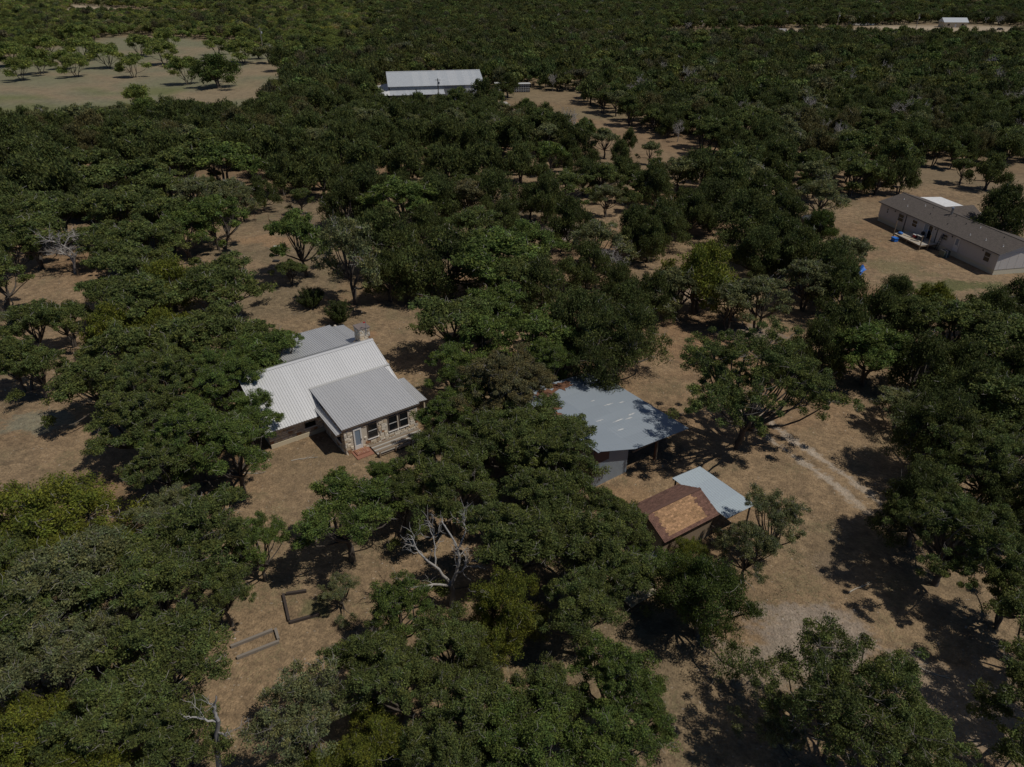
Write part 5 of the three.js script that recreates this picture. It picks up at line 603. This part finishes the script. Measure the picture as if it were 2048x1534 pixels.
  { const pts = Array.from({ length: 9 }, (_, i) => { const a = -2.4 + i * 0.2; return V(Math.cos(a) * 0.75, 0.06, -Math.sin(a) * 0.75 - 0.6); }); const w = new Wood(); w.tube(pts, 0.06, 0.06, 8, [1, 1, 1]); single('bent_pipe', w.build(), mat([0.45, 0.33, 0.2], 0.8), 'short bent tan pipe lying on the mown yard', 'pipe', [-14.2, 0, -23.6]); }
  // wire fence
  const fence = thing('wire_fence', 'thin wire fence on steel stakes behind the mown yard', 'fence', [-44, 0, -113], 0); const fp = Array.from({ length: 9 }, (_, i) => V(i * 2.2, 0, -0.06 * i)); fp.forEach((p) => part('stake', cyl(0.035, 0.03, 1.5, 5).translate(p.x, -0.1, p.z), M.rust, fence)); for (const h of [0.4, 0.8, 1.2]) { const w = new Wood(); w.tube(fp.map((p) => p.clone().setY(h)), 0.008, 0.008, 3, [1, 1, 1]); part('wire', w.build(), M.metal, fence); }
  // fallen branches
  const fall = (seed, label, x, z, l, turn) => { const r = rng(seed), w = new Wood(), p = bent(V(0, 0.06, 0), V(l, 0.06, 0), r, 0.15, 6); p.forEach((q) => (q.y = 0.05)); w.tube(p, 0.05, 0.02, 5, [0.42, 0.38, 0.31]); for (let i = 2; i < 6; i++) w.tube([p[i], p[i].clone().add(V(0.3 + r() * 0.3, 0.08, (r() - 0.5) * 0.9))], 0.02, 0.01, 4, [0.4, 0.36, 0.3]); single('fallen_branch', w.build(), woodMat, label, 'branch', [x, 0, z], turn); };
  fall(71, 'dry fallen branch on the grass below the big oak shadow', 22.4, -33.6, 2, 0.5); fall(72, 'pale fallen branch on the lawn before the stone house', -18.6, -48.2, 2.2, 0.25); fall(73, 'thin fallen branch under the oak beside the stone house', -22.2, -46.5, 1.8, 0.1); fall(74, 'forked dry branch on the bare patch beside the bushy oak', 23.5, -28.5, 2.6, -0.6); fall(75, 'fallen stick on the worn ground near the bed frames', -13.9, -26.3, 1.3, 0.7); fall(76, 'bleached stick on the worn patch of grass', 19.4, -31.3, 1.4, -0.9);
}
/* far houses, vehicles and poles at the road */
{
  const cottage = (x, z, w, d, h, a, wall, roof, label) => { const t = thing('cottage', label, 'house', [x, 0, z], a); part('wall', bx(-w / 2, w / 2, -0.3, h, -d / 2, d / 2), wall, t); part('roof', prism([[-d / 2 - 0.5, h - 0.05], [d / 2 + 0.5, h - 0.05], [0, h + d * 0.28]], -w / 2 - 0.5, w / 2 + 0.5).rotateY(Math.PI / 2), roof, t); for (const s of [-0.3, 0.3]) part('window', bx(s * w - 0.7, s * w + 0.7, 1, 2.3, d / 2, d / 2 + 0.06), M.glass, t); part('door', bx(-0.5, 0.5, 0, 2.1, d / 2, d / 2 + 0.06), M.white, t); };
  cottage(247, -562, 15, 9, 3.4, 0.1, M.white, M.roofWhite[0], 'white cottage with a pale roof by the far road'); cottage(300, -540, 15, 9, 3.2, -0.1, M.cream, M.barnRoof[0], 'long pale building with a grey roof at the far road bend'); cottage(352, -580, 12, 9, 3.2, 0.3, M.cream, M.roofWhite[1], 'small cream house at the end of the far road'); cottage(-518, -935, 16, 10, 4, 0.2, M.white, M.roofWhite[0], 'white house at the head of the far dirt track');
  const car = (name, x, z, a, m, label, van) => { const t = thing(name, label, van ? 'van' : 'car', [x, 0, z], a); part('body', prism(van ? [[-2.6, 0.4], [2.6, 0.4], [2.6, 1.2], [1.9, 2.3], [-2.6, 2.4]] : [[-2.2, 0.35], [2.2, 0.35], [2.2, 0.85], [1.2, 0.95], [0.6, 1.45], [-1.2, 1.5], [-2.0, 0.95]], -0.9, 0.9), m, t); part('windows', prism(van ? [[1.2, 1.35], [2.3, 1.35], [1.8, 2.1], [1.2, 2.1]] : [[-1.5, 0.98], [0.95, 0.98], [0.5, 1.38], [-1.1, 1.4]], -0.93, 0.93), M.glass, t); for (const x1 of [-1.4, 1.4]) for (const z1 of [-0.85, 0.85]) part('wheel', new THREE.CylinderGeometry(0.34, 0.34, 0.22, 12).rotateX(Math.PI / 2).translate(x1, 0.34, z1), M.black, t); };
  car('parked_van', 205, -486, 0.1, M.white, 'white van on the far dirt road', true); car('parked_van', 168, -490, 0.1, M.white, 'white van farther along the far dirt road near the gap', true); car('parked_car', 316, -512, 0.4, M.dark, 'dark car parked by the long pale building', false); car('parked_car', 326, -514, 0.3, mat([0.2, 0.21, 0.23], 0.4), 'grey car parked by the long pale building', false);
  const pole = (x, z, label) => { const t = thing('utility_pole', label, 'utility pole', [x, 0, z], 0.3); part('pole', cyl(0.2, 0.14, 11.5, 8).translate(0, -0.2, 0), M.woodGrey, t); part('crossarm', bx(-1.2, 1.2, 10.4, 10.55, -0.08, 0.08), M.woodGrey, t); part('transformer', cyl(0.3, 0.3, 0.9, 10).translate(0.5, 8.6, 0), M.barnPale, t); };
  pole(-118, -370, 'utility pole with a transformer at the field corner'); pole(245, -480, 'tall utility pole by the far road houses'); pole(205, -500, 'tall utility pole beside the far road vans');
}
/* dry grass tufts and pebbles over the near yards */
{
  const r = rng(808), P = [], blades = 7; for (let i = 0; i < blades; i++) { const a = r() * 6.283, l = 0.5 + 0.5 * r(), dx = Math.cos(a), dz = Math.sin(a), w = 0.09; P.push(-dz * w, 0, dx * w, dz * w, 0, -dx * w, dx * l * 0.9, l * (0.55 + 0.4 * r()), dz * l * 0.9); }
  const g = new THREE.BufferGeometry(); g.setAttribute('position', new THREE.Float32BufferAttribute(P, 3)); const n = 42000, im = new THREE.InstancedMesh(g, mat([1, 1, 1], 0.95, 0, { side: THREE.DoubleSide }), n), e = new THREE.Object3D(), c = new THREE.Color();
  let k = 0; while (k < n) { const x = lerp(-62, 72, r()), z = lerp(-122, -18, Math.pow(r(), 0.75)); if (fbm(x * 0.3, z * 0.3, 2) + 0.5 * r() < 0.62) continue; if (avoid.slice(1, 4).some(([a, b, d]) => Math.hypot(x - a, z - b) < d * 0.6)) continue; e.position.set(x, 0, z); e.rotation.y = r() * 6.28; const s = 0.06 + 0.1 * r() * r(); e.scale.set(s * 1.3, s, s * 1.3); e.updateMatrix(); im.setMatrixAt(k, e.matrix); const gcol = groundColor(x, z, false), f = 0.8 + 0.5 * r(), gr = r() < 0.2 ? 0.7 : 0.1; im.setColorAt(k++, c.setRGB(lerp(gcol[0], 0.13, gr) * f, lerp(gcol[1], 0.13, gr) * f, lerp(gcol[2], 0.055, gr) * f)); }
  im.name = 'dry_grass'; im.castShadow = im.receiveShadow = true; scene.add(im); tag(im, 'short dry tufts of grass over the yards', 'grass', null, 'stuff');
  const pg = new THREE.IcosahedronGeometry(1, 0), pm = new THREE.InstancedMesh(pg, mat([0.5, 0.45, 0.38], 0.95), 700); for (let i = 0; i < 700; i++) { e.position.set(lerp(-60, 60, r()), 0.01, lerp(-110, -20, r())); e.rotation.set(r() * 3, r() * 3, 0); const s = 0.03 + 0.07 * r() * r(); e.scale.set(s, s * 0.6, s); e.updateMatrix(); pm.setMatrixAt(i, e.matrix); }
  pm.name = 'pebbles'; pm.castShadow = true; scene.add(pm); tag(pm, 'small pale stones scattered over the yards', 'stones', null, 'stuff');
}
renderer.setSize(1024, 767);
renderer.render(scene, camera);
